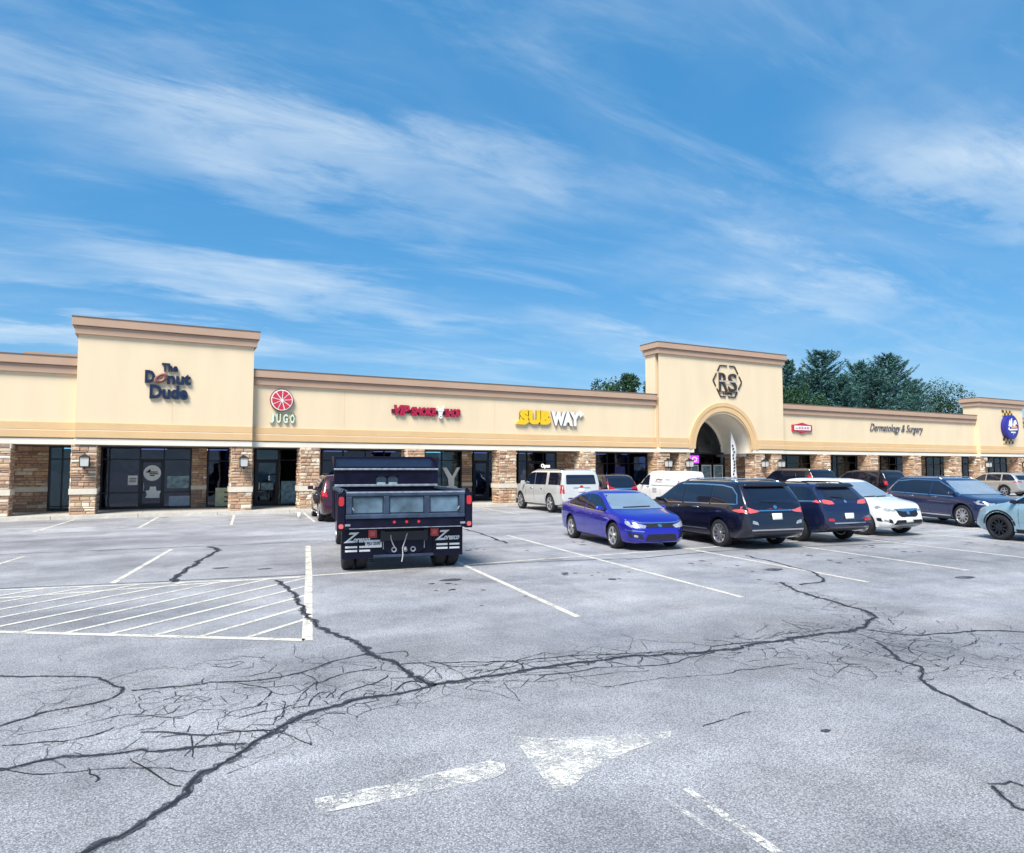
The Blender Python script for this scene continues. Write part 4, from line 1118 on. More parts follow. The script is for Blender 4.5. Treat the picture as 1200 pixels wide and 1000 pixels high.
        for ax in s.axles:
            for sg in (-1, 1):
                o = bpy.data.objects.new('wheel', tm); link(o, s.root); o.location = (ax, sg * (s.W / 2 - tw / 2 - .025), r)
                if sg > 0: o.rotation_euler = (0, 0, math.pi)
                q = bpy.data.objects.new('rim', rm); link(q, o)
    # ---- panels laid on the body
    def cast(s, face, a, b):
        if face == 'L': o, d = Vector((a, 9, b)), Vector((0, -1, 0))
        elif face == 'R': o, d = Vector((a, -9, b)), Vector((0, 1, 0))
        elif face == 'F': o, d = Vector((9, a, b)), Vector((-1, 0, 0))
        elif face == 'B': o, d = Vector((-9, a, b)), Vector((1, 0, 0))
        else: o, d = Vector((a, b, 9)), Vector((0, 0, -1))
        h = s.bvh.ray_cast(o, d)
        return (h[0], h[1], d) if h[0] is not None else None
    def panel(s, name, face, poly, m, off=.005, parent=None, r=.0, label=None, grid=.09, thick=0.):
        if r: poly = rounded(poly, r)
        # drop repeated points and sample edges
        P = []
        for i in range(len(poly)):
            a, b = Vector(poly[i - 1]), Vector(poly[i]); k = max(1, int((b - a).length / grid))
            for j in range(1, k + 1):
                q = a + (b - a) * j / k
                if not P or (q - P[-1]).length > 1e-4: P.append(q)
        if (P[0] - P[-1]).length < 1e-4: P.pop()
        n = len(P); xs = [p.x for p in P]; ys = [p.y for p in P]
        pts = [Vector(p) for p in P]; pl = [(p.x, p.y) for p in P]
        x = min(xs) + grid * .5
        while x < max(xs):
            y = min(ys) + grid * .5
            while y < max(ys):
                if inside((x, y), pl) and min((Vector((x, y)) - p).length for p in P) > grid * .35: pts.append(Vector((x, y)))
                y += grid
            x += grid
        res = delaunay_2d_cdt(pts, [(i, (i + 1) % n) for i in range(n)], [], 1, 1e-5)
        vs = []; ok = []
        for p in res[0]:
            h = s.cast(face, p.x, p.y)
            if h is None: vs.append((0, 0, 0)); ok.append(False); continue
            nn = h[1] if h[1].dot(h[2]) < 0 else -h[1]
            vs.append(h[0] + nn * off); ok.append(True)
        fs = [f for f in res[2] if all(ok[i] for i in f)]
        used = sorted({i for f in fs for i in f}); ix = {k: i for i, k in enumerate(used)}
        if not fs: return None
        me = bpy.data.meshes.new(name); me.from_pydata([vs[i] for i in used], [], [[ix[i] for i in f] for f in fs]); me.materials.append(m)
        for p in me.polygons: p.use_smooth = True
        # face outwards
        d0 = {'L': Vector((0, 1, 0)), 'R': Vector((0, -1, 0)), 'F': Vector((1, 0, 0)), 'B': Vector((-1, 0, 0)), 'T': Vector((0, 0, 1))}[face]
        me.update()
        if sum(p.normal.dot(d0) * p.area for p in me.polygons) < 0: me.flip_normals()
        o = bpy.data.objects.new(name, me); link(o, parent or s.root)
        if thick:
            sm = o.modifiers.new('t', 'SOLIDIFY'); sm.thickness = thick; sm.offset = 1
        if label: o['label'] = label
        return o
    def sides(s, name, poly, m, **k):
        return [s.panel(name, f, poly, m, **k) for f in 'LR']
    def sym(s, name, face, poly, m, **k):
        return [s.panel(name, face, poly, m, **k), s.panel(name, face, [(-a, b) for a, b in poly], m, **k)]
    def line(s, name, face, pts, w, m, **k):
        out = [];
        n = len(pts); A = []; Bq = []
        for i in range(n):
            a = Vector(pts[max(i - 1, 0)]); b = Vector(pts[min(i + 1, n - 1)]); d = (b - a).normalized(); q = Vector((-d.y, d.x)) * w / 2
            A.append(tuple(Vector(pts[i]) + q)); Bq.append(tuple(Vector(pts[i]) - q))
        return s.panel(name, face, A + Bq[::-1], m, grid=.12, **k)
    def dlo_top(s, x): return s.top(x) - .095
    def glasshouse(s, spans, zlow=.03, minh=.06, trim=None, glass=None):
        glass = glass or M_CGLASS
        for (xa, xb) in spans:
            up = []; n = 14
            for i in range(n + 1):
                x = xa + (xb - xa) * i / n; zt = s.dlo_top(x); zl = s.belt(x) + zlow
                if zt > zl + minh: up.append((x, zt))
            if len(up) < 2: continue
            lo = [(x, s.belt(x) + zlow) for x, _ in up]
            poly = up + lo[::-1]
            if up[-1][0] < xb - .02:
                xe = up[-1][0] + .10; poly = up + [(xe, s.belt(xe) + zlow)] + lo[::-1]
            sidesw = s.sides('side_window', poly, glass, r=.03)
            if trim:
                for f in 'LR': s.line('window_trim', f, [(x, s.belt(x) + zlow - .012) for x, _ in up], .024, trim, off=.007)
    def tw_(s, x):
        zt = s.top(x); zs = min(s.belt(x), zt - .03); d = zt - zs
        return .965 * s.plan(x) - s.tum * max(0, d - .05)
    def screen(s, name, face, x0, x1, z0=None, z1=None, mg=.05, glass=None):
        """windscreen or rear window between stations x0 (low) and x1 (high)"""
        n = 8; R_ = []
        for i in range(n + 1):
            x = x0 + (x1 - x0) * i / n; R_.append((s.tw_(x) - mg - .03, s.top(x) - .01))
        poly = R_ + [(-a, b) for a, b in reversed(R_)]
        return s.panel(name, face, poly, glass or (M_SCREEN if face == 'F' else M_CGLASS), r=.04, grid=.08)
    def mirrors(s, x, z, m, sz=(.14, .11, .17), stalk=True):
        for sg in (-1, 1):
            h = s.cast('L' if sg > 0 else 'R', x, z)
            y = abs(h[0].y) if h else s.W / 2
            a, b, c = sz
            mb = MB(); y0, y1 = y + .02, y + .02 + c
            mb.hexa([(x - a * .4, sg * y0, z), (x + a * .5, sg * y0, z + .02), (x + a * .3, sg * y1, z + .02), (x - a * .4, sg * y1, z)],
                    [(x - a * .4, sg * y0, z + b), (x + a * .3, sg * y0, z + b * .8), (x + a * .1, sg * y1, z + b * .85), (x - a * .4, sg * y1, z + b)])
            mb.box(x - .03, x + .03, min(sg * (y - .05), sg * (y + .05)), max(sg * (y - .05), sg * (y + .05)), z - .02, z + .03)
            o = mb.build('side_mirror', m, s.root, bevel=.02)
    def handles(s, xs, z, m):
        for x in xs:
            for f, sg in (('L', 1), ('R', -1)):
                h = s.cast(f, x, z)
                if h: MB().box(x - .10, x + .10, h[0].y - .012, h[0].y + .028 * 1 if sg > 0 else h[0].y + .012, z - .016, z + .016).build('door_handle', m, s.root, bevel=.008) if sg > 0 else MB().box(x - .10, x + .10, h[0].y - .028, h[0].y + .012, z - .016, z + .016).build('door_handle', m, s.root, bevel=.008)
    def seams(s, xs, zlo, face='LR', curve=0.):
        for x in xs:
            for f in face: s.line('door_seam', f, [(x, s.belt(x) + .01), (x + curve * .5, (s.belt(x) + zlo) / 2), (x + curve, zlo)], .012, M_BLK, off=.003)
    def plate(s, face, z, w=.31, h=.155, txt=None):
        return s.panel('number_plate', face, [(-w / 2, z), (w / 2, z), (w / 2, z + h), (-w / 2, z + h)], M_PLATE, off=.018, thick=.008)
    def badge(s, face, z, r, m, y=0.):
        return s.panel('badge', face, [(y + r * math.cos(6.283 * k / 12), z + r * .75 * math.sin(6.283 * k / 12)) for k in range(12)], m, off=.014, grid=.2)
    def rails(s, x0, x1, m=None, inset=.12, cross=()):
        ys = s.tw_((x0 + x1) / 2) - inset
        for sg in (-1, 1):
            pts = []
            for i in range(9):
                x = x0 + (x1 - x0) * i / 8; h = s.cast('T', x, sg * ys); z = h[0].z if h else s.H
                pts.append((x, sg * ys, z + (.045 if 0 < i < 8 else -.005)))
            MB().tube(pts, .018, 6).build('roof_rail', m or M_BLK, s.root, True)
        for x in cross:
            h = s.cast('T', x, 0); z = h[0].z + .05
            MB().box(x - .025, x + .025, -ys, ys, z - .012, z + .012).build('cross_bar', m or M_BLK, s.root)
    def place(s, x, y, head):
        s.root.location = (x, y, 0); s.root.rotation_euler = (0, 0, head)
UPH = math.pi / 2 - math.atan(SK)          # nose towards the shops
DNH = UPH + math.pi                        # nose towards the camera
def suv_lines(L, W, H, hood, belt, clr, xcowl, xr0, xr1, tail=.32, tb=.62, bumpr=.55, bz=None, plan_f=.60, plan_r=.80, nose=.5, beltrise=.05):
    F = L / 2; w = W / 2
    top = [(-F, bumpr), (-F + .025, bumpr + .10), (-F + .05, belt - .12), (-F + .09, belt + .02), (-F + tail, H - .14), (-F + tail + .10, H - .045), (xr1, H - .005), (xr0 - .4, H), (xr0, H - .045), (xcowl, hood + .05), (xcowl + .15, hood + .015), (F - .5, hood - .07), (F - .2, hood - .16), (F - .07, hood - .30), (F - .015, nose + .05), (F, nose)]
    bl = [(-F, bumpr - .02), (-F + .05, belt - .14), (-F + .10, belt + beltrise), (-F + 1.2, belt + beltrise * .6), (xcowl, belt - .03), (F - .5, hood - .12), (F - .2, hood - .24), (F - .06, nose + .06), (F, nose - .04)]
    bt = [(-F, clr + .22), (-F + .12, clr + .12), (-F + .5, clr + .02), (F - .6, clr), (F - .25, clr + .03), (F - .05, clr + .10), (F, clr + .17)]
    pl = [(-F, w * plan_r), (-F + .05, w * (plan_r + .08)), (-F + .18, w * .955), (-F + .6, w), (F - 1.0, w), (F - .5, w * .955), (F - .22, w * .86), (F - .08, w * .74), (F - .02, w * (plan_f + .04)), (F, w * plan_f)]
    return dict(L=L, W=W, H=H, top=top, belt=bl, bot=bt, plan=pl)

# ---- blue sedan
L, W, H = 4.63, 1.80, 1.42; F = L / 2
sed = dict(L=L, W=W, H=H,
    top=[(-F, .60), (-F + .02, .82), (-F + .10, .99), (-F + .25, 1.03), (-1.72, 1.07), (-.95, 1.33), (-.35, 1.42), (.15, 1.405), (.42, 1.34), (1.12, .985), (1.30, .945), (1.85, .84), (2.12, .72), (2.24, .62), (2.30, .52), (F, .44)],
    belt=[(-F, .56), (-F + .12, .92), (-1.5, .97), (0, .90), (1.1, .86), (1.8, .76), (2.1, .63), (2.25, .52), (F, .40)],
    bot=[(-F, .42), (-F + .15, .26), (-1.8, .19), (1.7, .17), (2.1, .18), (2.28, .22), (F, .26)],
    plan=[(-F, .68), (-F + .06, .77), (-F + .22, .85), (-1.5, .90), (1.2, .90), (1.75, .87), (2.05, .78), (2.22, .66), (2.29, .56), (F, .48)])
P_BLUE = paint('electric_blue', (.016, .014, .36), .35, .28)
c = Car('sedan', 'bright blue four-door sedan parked nose towards the lane', 'car', tum=.42, paint_m=P_BLUE, axles=(1.40, -1.30), wr=.33, spokes=5, **sed)
c.glasshouse([(-1.52, -.34), (-.28, .98)], trim=M_CHROME)
c.screen('windscreen', 'F', 1.14, .36); c.screen('rear_window', 'B', -1.62, -.85)
c.mirrors(.78, .93, P_BLUE); c.handles((.18, -.85), .80, P_BLUE); c.seams((.85, -.30), .28, curve=-.04); c.seams((-1.25,), .55, curve=.12)
c.sym('headlight', 'F', [(.36, .62), (.52, .66), (.78, .74), (.80, .66), (.72, .58), (.42, .56)], M_LAMP, r=.02, off=.008)
c.panel('grille', 'F', [(-.36, .57), (.36, .57), (.42, .63), (.36, .66), (-.36, .66), (-.42, .63)], M_BLK, r=.02, off=.007)
c.line('chrome_wing', 'F', [(-.78, .76), (-.5, .685), (-.2, .675), (0, .678), (.2, .675), (.5, .685), (.78, .76)], .022, M_CHROME, off=.012)
c.badge('F', .615, .055, M_CHROME)
c.panel('lower_grille', 'F', [(-.44, .27), (.44, .27), (.38, .42), (-.38, .42)], M_BLK, r=.03, off=.006)
c.sym('fog_bezel', 'F', [(.48, .30), (.74, .34), (.78, .47), (.62, .44), (.50, .42)], M_BLK, r=.02, off=.006)
for q in c.sym('fog_trim', 'F', [(.46, .47), (.80, .505), (.80, .525), (.46, .495)], M_CHROME, off=.011): pass
c.sym('fog_lamp', 'F', [(.60, .34), (.67, .355), (.67, .41), (.60, .40)], M_LAMP, r=.02, off=.012)
c.line('lower_lip', 'F', [(-.55, .245), (0, .235), (.55, .245)], .02, P_BLUE, off=.014)
for sg in (-1, 1):
    c.line('wiper', 'F', [(sg * .08 - .35, 1.005), (sg * .08 + .30, 1.02)], .02, M_BLK, off=.015)
c.sides('sill_trim', [(-.88, .20), (1.0, .19), (1.0, .235), (-.88, .25)], M_BLK, off=.006)
for f in 'LR': c.line('shoulder_crease', f, [(-2.0, .86), (-.9, .80), (.3, .735), (1.02, .70)], .02, P_BLUE, off=.012)
c.sym('tail_light', 'B', [(.42, .80), (.80, .84), (.82, .95), (.44, .92)], M_RED, r=.02)
c.place(11.42, 15.55, DNH + R(-3))

# ---- dark minivan
P_NAVY = paint('midnight', (.008, .009, .024), .3, .25)
c = Car('minivan', 'near-black minivan parked tail towards the lane beside the blue sedan', 'car', tum=.30, paint_m=P_NAVY, axles=(1.55, -1.50), wr=.355, spokes=10,
        **suv_lines(5.17, 1.99, 1.69, 1.10, 1.06, .20, 1.42, .55, -2.0, tail=.42, plan_r=.80, plan_f=.56))
c.glasshouse([(-2.15, -1.18), (-1.10, .02), (.10, 1.55)], trim=M_CHROME)
c.line('window_trim', 'L', [(-2.2, 1.12), (-2.12, 1.36), (-1.9, 1.53), (-1.5, 1.585), (-.6, 1.60), (.3, 1.59)], .03, M_CHROME, off=.008)
c.line('window_trim', 'R', [(-2.2, 1.12), (-2.12, 1.36), (-1.9, 1.53), (-1.5, 1.585), (-.6, 1.60), (.3, 1.59)], .03, M_CHROME, off=.008)
c.screen('windscreen', 'F', 1.40, .62); 
c.panel('rear_window', 'B', [(-.66, 1.14), (.66, 1.14), (.60, 1.51), (-.60, 1.51)], M_CGLASS, r=.06)
c.panel('spoiler', 'B', [(-.70, 1.53), (.70, 1.53), (.66, 1.61), (-.66, 1.61)], M_BLK, r=.03, off=.05, thick=.02)
c.line('rear_wiper', 'B', [(-.10, 1.17), (.42, 1.20)], .025, M_BLK, off=.02)
c.mirrors(1.18, 1.08, P_NAVY); c.handles((.35, -.55), .98, M_CHROME); c.seams((.95, .06, -1.14), .35)
c.sym('tail_light', 'B', [(.42, .98), (.62, .99), (.93, 1.08), (.95, .98), (.90, .90), (.60, .93)], M_REDL, r=.015, off=.008)
c.sides('tail_light', [(-2.50, 1.02), (-2.15, 1.00), (-2.05, .96), (-2.3, .92), (-2.52, .94)], M_REDL, r=.015, off=.008)
c.panel('garnish', 'B', [(-.62, .955), (.62, .955), (.62, .985), (-.62, .985)], M_CHROME, off=.008)
c.plate('B', .74); c.badge('B', 1.05, .06, M_CHROME)
c.panel('rear_bumper_insert', 'B', [(-.70, .36), (.70, .36), (.75, .46), (-.75, .46)], M_BLK, r=.03)
c.panel('bumper_trim', 'B', [(-.80, .48), (.80, .48), (.80, .515), (-.80, .515)], M_CHROME, off=.01)
c.sym('reflector', 'B', [(.58, .62), (.78, .66), (.76, .74), (.62, .70)], M_LAMP, r=.02, off=.006)
c.sides('side_trim', [(-1.0, .42), (1.05, .40), (1.05, .425), (-1.0, .445)], M_CHROME, off=.008)
c.sides('haunch', [(-1.95, .86), (-1.5, .93), (-.95, .88), (-.4, .80), (-1.0, .845), (-1.5, .885)], P_NAVY, off=.02)
c.rails(-1.9, .35, M_CHROME, cross=(-.2, -1.4))
c.place(14.15, 14.75, UPH)

# ---- dark blue compact SUV
P_DKB = paint('deep_blue', (.012, .018, .060), .35, .25)
c = Car('compact_suv', 'dark blue compact SUV parked tail towards the lane beside the minivan', 'car', tum=.33, paint_m=P_DKB, axles=(1.40, -1.30), wr=.36, spokes=5,
        **suv_lines(4.62, 1.86, 1.60, 1.04, 1.03, .24, 1.22, .35, -1.55, tail=.48, plan_r=.80, plan_f=.62, beltrise=.10))
c.glasshouse([(-1.95, -1.12), (-1.05, -.05), (.02, 1.3)], trim=M_CHROME)
c.screen('windscreen', 'F', 1.20, .45)
c.panel('rear_window', 'B', [(-.62, 1.18), (.62, 1.18), (.54, 1.45), (-.54, 1.45)], M_CGLASS, r=.06)
c.panel('spoiler', 'B', [(-.66, 1.465), (.66, 1.465), (.60, 1.545), (-.60, 1.545)], M_BLK, r=.03, off=.06, thick=.02)
c.line('rear_wiper', 'B', [(0, 1.22), (.40, 1.25)], .025, M_BLK, off=.02)
c.mirrors(1.0, 1.06, P_DKB); c.handles((.22, -.78), .98, P_DKB); c.seams((.85, -.02, -1.0), .4)
c.sym('tail_light', 'B', [(.40, 1.06), (.60, 1.05), (.88, 1.10), (.90, 1.19), (.62, 1.17), (.46, 1.14)], M_REDL, r=.02, off=.008)
c.sides('tail_light', [(-2.25, 1.18), (-1.98, 1.17), (-1.90, 1.12), (-2.2, 1.07)], M_REDL, r=.015, off=.008)
c.plate('B', .66); c.badge('B', 1.12, .05, M_CHROME)
c.panel('rear_bumper', 'B', [(-.84, .36), (.84, .36), (.86, .52), (-.86, .52)], M_BLK, r=.04)
c.panel('bumper_trim', 'B', [(-.55, .54), (.55, .54), (.55, .57), (-.55, .57)], M_CHROME, off=.01)
c.sym('reflector', 'B', [(.52, .60), (.74, .62), (.74, .68), (.54, .68)], M_RED, r=.02, off=.008)
for ax in (1.40, -1.30):
    for f in 'LR': c.line('arch_cladding', f, [(ax + .475 * math.cos(t), .375 + .475 * math.sin(t)) for t in [R(12 + 156 * k / 10) for k in range(11)]], .06, M_BLK, off=.008)
c.sides('sill_cladding', [(-.82, .27), (.92, .26), (.92, .38), (-.82, .39)], M_BLK, off=.006)
c.rails(-1.6, .25)
c.place(16.95, 14.55, UPH)

# ---- white crossover facing out
P_WHT = paint('pearl_white', (.78, .78, .77), .0, .3)
crv = suv_lines(4.60, 1.855, 1.68, 1.08, 1.06, .21, 1.18, .30, -1.55, tail=.45, plan_f=.62, nose=.52)
c = Car('crossover', 'white crossover parked nose towards the lane beside the dark blue SUV', 'car', tum=.33, paint_m=P_WHT, axles=(1.40, -1.26), wr=.36, spokes=5, rim=M_RIM, **crv)
c.glasshouse([(-1.95, -1.1), (-1.03, -.02), (.05, 1.28)], trim=M_CHROME)
c.screen('windscreen', 'F', 1.18, .38); c.screen('rear_window', 'B', -2.1, -1.85)
c.mirrors(.95, 1.08, P_WHT); c.handles((.22, -.80), .98, M_CHROME); c.seams((.85, .0, -1.0), .4)
c.sym('headlight', 'F', [(.42, .80), (.60, .81), (.84, .92), (.87, .84), (.74, .75), (.50, .74)], M_LAMP, r=.02, off=.008)
c.panel('grille', 'F', [(-.42, .64), (-.30, .58), (.30, .58), (.42, .64), (.46, .80), (-.46, .80)], M_BLK, r=.03, off=.007)
c.panel('grille_bar', 'F', [(-.50, .79), (-.2, .74), (.2, .74), (.50, .79), (.50, .825), (-.50, .825)], M_CHROME, r=.01, off=.013)
c.badge('F', .70, .07, M_CHROME)
c.panel('lower_grille', 'F', [(-.62, .36), (.62, .36), (.55, .50), (-.55, .50)], M_BLK, r=.04, off=.007)
c.sym('fog_bezel', 'F', [(.62, .40), (.84, .46), (.86, .56), (.66, .52)], M_BLK, r=.03, off=.007)
c.sym('fog_lamp', 'F', [(.70, .45), (.78, .47), (.78, .52), (.70, .50)], M_LAMP, r=.02, off=.012)
c.line('skid_trim', 'F', [(-.62, .325), (0, .315), (.62, .325)], .035, M_CHROME, off=.012)
c.plate('F', .42)
for sg in (0, 1): c.line('wiper', 'F', [(sg * .5 - .55, 1.135), (sg * .5 - .05, 1.15)], .02, M_BLK, off=.015)
c.place(20.05, 14.95, DNH + R(3))

# ---- slate blue three-row crossover facing out
P_SLT = paint('slate_blue', (.020, .034, .105), .45, .25)
qx = suv_lines(4.98, 1.96, 1.67, 1.06, 1.04, .21, 1.35, .48, -1.75, tail=.62, plan_f=.60, nose=.54)
c = Car('large_crossover', 'slate blue three-row crossover with chrome trim parked apart from the other cars', 'car', tum=.33, paint_m=P_SLT, axles=(1.50, -1.40), wr=.38, spokes=10, **qx)
c.glasshouse([(-2.0, -1.22), (-1.18, -.02), (.06, 1.42)], trim=M_CHROME)
for f in 'LR': c.line('window_trim', f, [(-2.12, 1.11), (-2.02, 1.30), (-1.7, 1.53), (-.9, 1.595), (.3, 1.58), (.9, 1.33), (1.42, 1.07)], .028, M_CHROME, off=.008)
c.screen('windscreen', 'F', 1.33, .55); c.screen('rear_window', 'B', -2.25, -1.92)
c.mirrors(1.08, 1.10, P_SLT); c.handles((.28, -.85), .99, M_CHROME); c.seams((.95, .02, -1.1), .42)
c.sides('side_trim', [(-.9, .36), (1.0, .34), (1.0, .385), (-.9, .405)], M_CHROME, off=.012)
c.sides('sill_cladding', [(-.92, .235), (1.02, .225), (1.02, .31), (-.92, .32)], M_BLK, off=.006)
c.sym('headlight', 'F', [(.44, .84), (.62, .84), (.86, .94), (.90, .87), (.74, .77), (.52, .77)], M_LAMP, r=.02, off=.008)
c.sides('headlight', [(1.95, .90), (2.25, .82), (2.32, .78), (2.1, .80)], M_LAMP, r=.01, off=.008)
c.panel('grille', 'F', [(-.30, .50), (.30, .50), (.46, .66), (.38, .84), (-.38, .84), (-.46, .66)], M_BLK, r=.05, off=.008)
c.line('grille_surround', 'F', [(-.30, .50), (-.46, .66), (-.38, .84), (.38, .84), (.46, .66), (.30, .50)], .03, M_CHROME, off=.014)
c.badge('F', .70, .08, M_CHROME)
c.panel('lower_grille', 'F', [(-.66, .34), (.66, .34), (.60, .44), (-.60, .44)], M_BLK, r=.04)
c.sides('tail_light', [(-2.42, 1.10), (-2.15, 1.06), (-2.1, .98), (-2.35, .92)], M_REDL, r=.02, off=.008)
c.sym('tail_light', 'B', [(.5, .95), (.9, .98), (.92, 1.08), (.55, 1.06)], M_RED, r=.02)
c.rails(-1.6, .3, M_CHROME)
c.place(26.15, 15.0, DNH + R(-12))

# ---- pale blue crossover in the near row
P_PALE = paint('ice_blue', (.30, .47, .55), .3, .3)
eq = suv_lines(4.45, 1.84, 1.62, 1.02, 1.04, .21, 1.15, .30, -1.50, tail=.45, plan_f=.62)
c = Car('hatchback_crossover', 'pale ice blue crossover with dark wheels parked in the near row of stalls', 'car', tum=.33, paint_m=P_PALE, axles=(1.38, -1.28), wr=.36, spokes=10, rim=M_RIMD, **eq)
c.glasshouse([(-1.85, -1.08), (-1.0, -.02), (.05, 1.25)])
c.screen('windscreen', 'F', 1.15, .38); c.screen('rear_window', 'B', -2.05, -1.8)
c.mirrors(.92, 1.05, M_BLK); c.handles((.22, -.80), .95, P_PALE); c.seams((.82, .0, -1.0), .4)
for ax in (1.38, -1.28):
    for f in 'LR': c.line('arch_cladding', f, [(ax + .455 * math.cos(t), .375 + .455 * math.sin(t)) for t in [R(8 + 164 * k / 10) for k in range(11)]], .05, M_BLK, off=.008)
c.sides('sill_cladding', [(-.85, .24), (.93, .23), (.93, .34), (-.85, .35)], M_BLK, off=.006)
c.sides('headlight', [(1.75, .86), (2.02, .80), (2.12, .74), (1.9, .77)], M_LAMP, r=.01, off=.008)
c.sym('headlight', 'F', [(.45, .78), (.84, .86), (.86, .78), (.52, .71)], M_LAMP, r=.02, off=.008)
c.sides('side_trim', [(-1.2, .60), (1.0, .56), (1.0, .575), (-1.2, .615)], P_PALE, off=.016)
c.panel('grille', 'F', [(-.44, .50), (.44, .50), (.44, .72), (-.44, .72)], M_BLK, r=.05)
c.plate('B', .80)
c.place(21.98, 9.45, UPH)

# ---- silver full-size SUV by the kerb
P_SIL = paint('silver_white', (.62, .61, .58), .25, .3)
yk = suv_lines(5.60, 2.04, 1.92, 1.30, 1.24, .30, 1.22, .70, -2.5, tail=.18, plan_r=.93, plan_f=.76, nose=.62, beltrise=.0, bumpr=.68)
def big_suv(name, label, pm, lines, glassz, tail_m, tlight, wheelr=.40, chrome=True, axles=(1.78, -1.52), spokes=6, spans=None, scr=(1.44, .76)):
    c = Car(name, label, 'car', tum=.15, paint_m=pm, axles=axles, wr=wheelr, spokes=spokes, **lines)
    lines = dict(lines); lines['xcowl'], lines['xr0'] = scr
    F = lines['L'] / 2; bz = glassz
    c.glasshouse(spans or [(-F + .38, -F + 1.42), (-F + 1.55, .12), (.20, 1.62)], zlow=.03)
    c.screen('windscreen', 'F', lines['xcowl'], lines['xr0'] + .08)
    w = lines['W'] / 2
    c.panel('rear_window', 'B', [(-w * .74, bz), (w * .74, bz), (w * .70, lines['H'] - .20), (-w * .70, lines['H'] - .20)], M_CGLASS, r=.05)
    c.sym('tail_light', 'B', tlight, tail_m, r=.02, off=.01)
    c.mirrors(1.28, 1.24, pm, (.16, .18, .20)); c.handles((.42, -.72), 1.08, M_CHROME if chrome else pm); c.seams((1.1, .16, -1.0), .45)
    c.sides('running_board', [(-.95, .27), (1.22, .27), (1.22, .34), (-.95, .34)], M_BLK, off=.03, thick=.02)
    c.rails(-F + .5, .55, M_CHROME if chrome else M_BLK)
    return c
c = big_suv('full_size_suv', 'silver white full-size SUV parked by the sandwich shop', P_SIL, yk, 1.30, M_RED, [(.86, .90), (.975, .90), (.955, 1.27), (.88, 1.27)], spans=[(-2.52, -1.36), (-1.10, .10), (.13, 1.5)], scr=(1.22, .74), wheelr=.42)
c.sides('tail_light', [(-2.735, .90), (-2.60, .90), (-2.60, 1.27), (-2.70, 1.27)], M_RED, r=.02, off=.01)
c.plate('B', .96); c.panel('handle_trim', 'B', [(-.42, 1.13), (.42, 1.13), (.42, 1.165), (-.42, 1.165)], M_CHROME, off=.015); c.badge('B', 1.19, .09, M_RED)
c.panel('rear_bumper_step', 'B', [(-.70, .67), (.70, .67), (.70, .71), (-.70, .71)], M_BLK, off=.012)
c.panel('rear_valance', 'B', [(-.85, .44), (.85, .44), (.85, .52), (-.85, .52)], M_BLK, r=.03)
MB().box(-2.98, -2.6, -.04, .04, .42, .48).tube([(-2.93, 0, .48), (-2.93, 0, .56)], .03).build('tow_hitch', M_BLK, c.root)
c.place(17.05, 28.35, UPH + R(2))

# ---- dark red SUV behind the sedan
P_WINE = paint('dark_cherry', (.050, .006, .014), .35, .25)
lr = suv_lines(4.60, 1.85, 1.68, 1.05, 1.04, .22, 1.20, .32, -1.6, tail=.42, plan_r=.82)
c = Car('small_suv', 'dark SUV with tall red tail lights parked next to the silver SUV', 'car', tum=.32, paint_m=P_NAVY, axles=(1.40, -1.26), wr=.35, spokes=5, **lr)
c.glasshouse([(-1.9, -1.1), (-1.0, -.02), (.05, 1.28)])
c.screen('windscreen', 'F', 1.18, .38)
c.panel('rear_window', 'B', [(-.60, 1.14), (.60, 1.14), (.54, 1.50), (-.54, 1.50)], M_CGLASS, r=.05)
c.sym('tail_light', 'B', [(.66, 1.02), (.90, 1.02), (.80, 1.50), (.70, 1.52), (.74, 1.15), (.46, 1.08), (.46, 1.0)], M_RED, r=.02, off=.01)
c.panel('chrome_strip', 'B', [(-.46, 1.00), (.46, 1.00), (.46, 1.06), (-.46, 1.06)], M_CHROME, off=.01)
c.plate('B', .78); c.panel('red_hatch', 'B', [(-.86, .58), (.86, .58), (.86, .96), (-.86, .96)], P_WINE, r=.05, off=.003)
c.mirrors(.95, 1.06, P_NAVY); c.handles((.22, -.8), .96, P_NAVY); c.rails(-1.6, .3)
c.place(20.25, 29.0, UPH)

# ---- white delivery van
L, W, H = 4.75, 1.83, 1.86; F = L / 2
vn = dict(L=L, W=W, H=H,
    top=[(-F, .6), (-F + .02, 1.0), (-F + .05, 1.45), (-F + .12, 1.75), (-F + .22, 1.83), (-1.2, 1.86), (.35, 1.84), (.65, 1.74), (1.42, 1.17), (1.55, 1.12), (1.95, .99), (2.22, .86), (2.32, .68), (F, .5)],
    belt=[(-F, .58), (-F + .05, 1.06), (-1, 1.06), (1.3, 1.04), (1.9, .90), (2.2, .72), (F, .45)],
    bot=[(-F, .44), (-F + .12, .32), (-1.8, .24), (1.8, .22), (2.2, .24), (F, .34)],
    plan=[(-F, .80), (-F + .06, .87), (-F + .3, .915), (1.3, .915), (1.9, .88), (2.2, .76), (2.33, .60), (F, .52)])
c = Car('delivery_van', 'white panel van with printed sides and small red script', 'van', tum=.14, paint_m=P_WHT, axles=(1.45, -1.50), wr=.33, spokes=5, **vn)
c.sides('side_window', [(.42, 1.09), (1.30, 1.09), (.78, 1.58), (.52, 1.66), (.42, 1.66)], M_CGLASS, r=.04)
c.screen('windscreen', 'F', 1.42, .72)
c.sides('sliding_rail', [(-2.1, 1.08), (.2, 1.08), (.2, 1.10), (-2.1, 1.10)], M_BLK, off=.008)
c.mirrors(1.05, 1.10, M_BLK); c.handles((.52,), 1.0, M_BLK)
c.seams((.30, -.70), .4)
c.sym('tail_light', 'B', [(.80, .82), (.90, .82), (.88, 1.36), (.80, 1.36)], M_RED, off=.01)
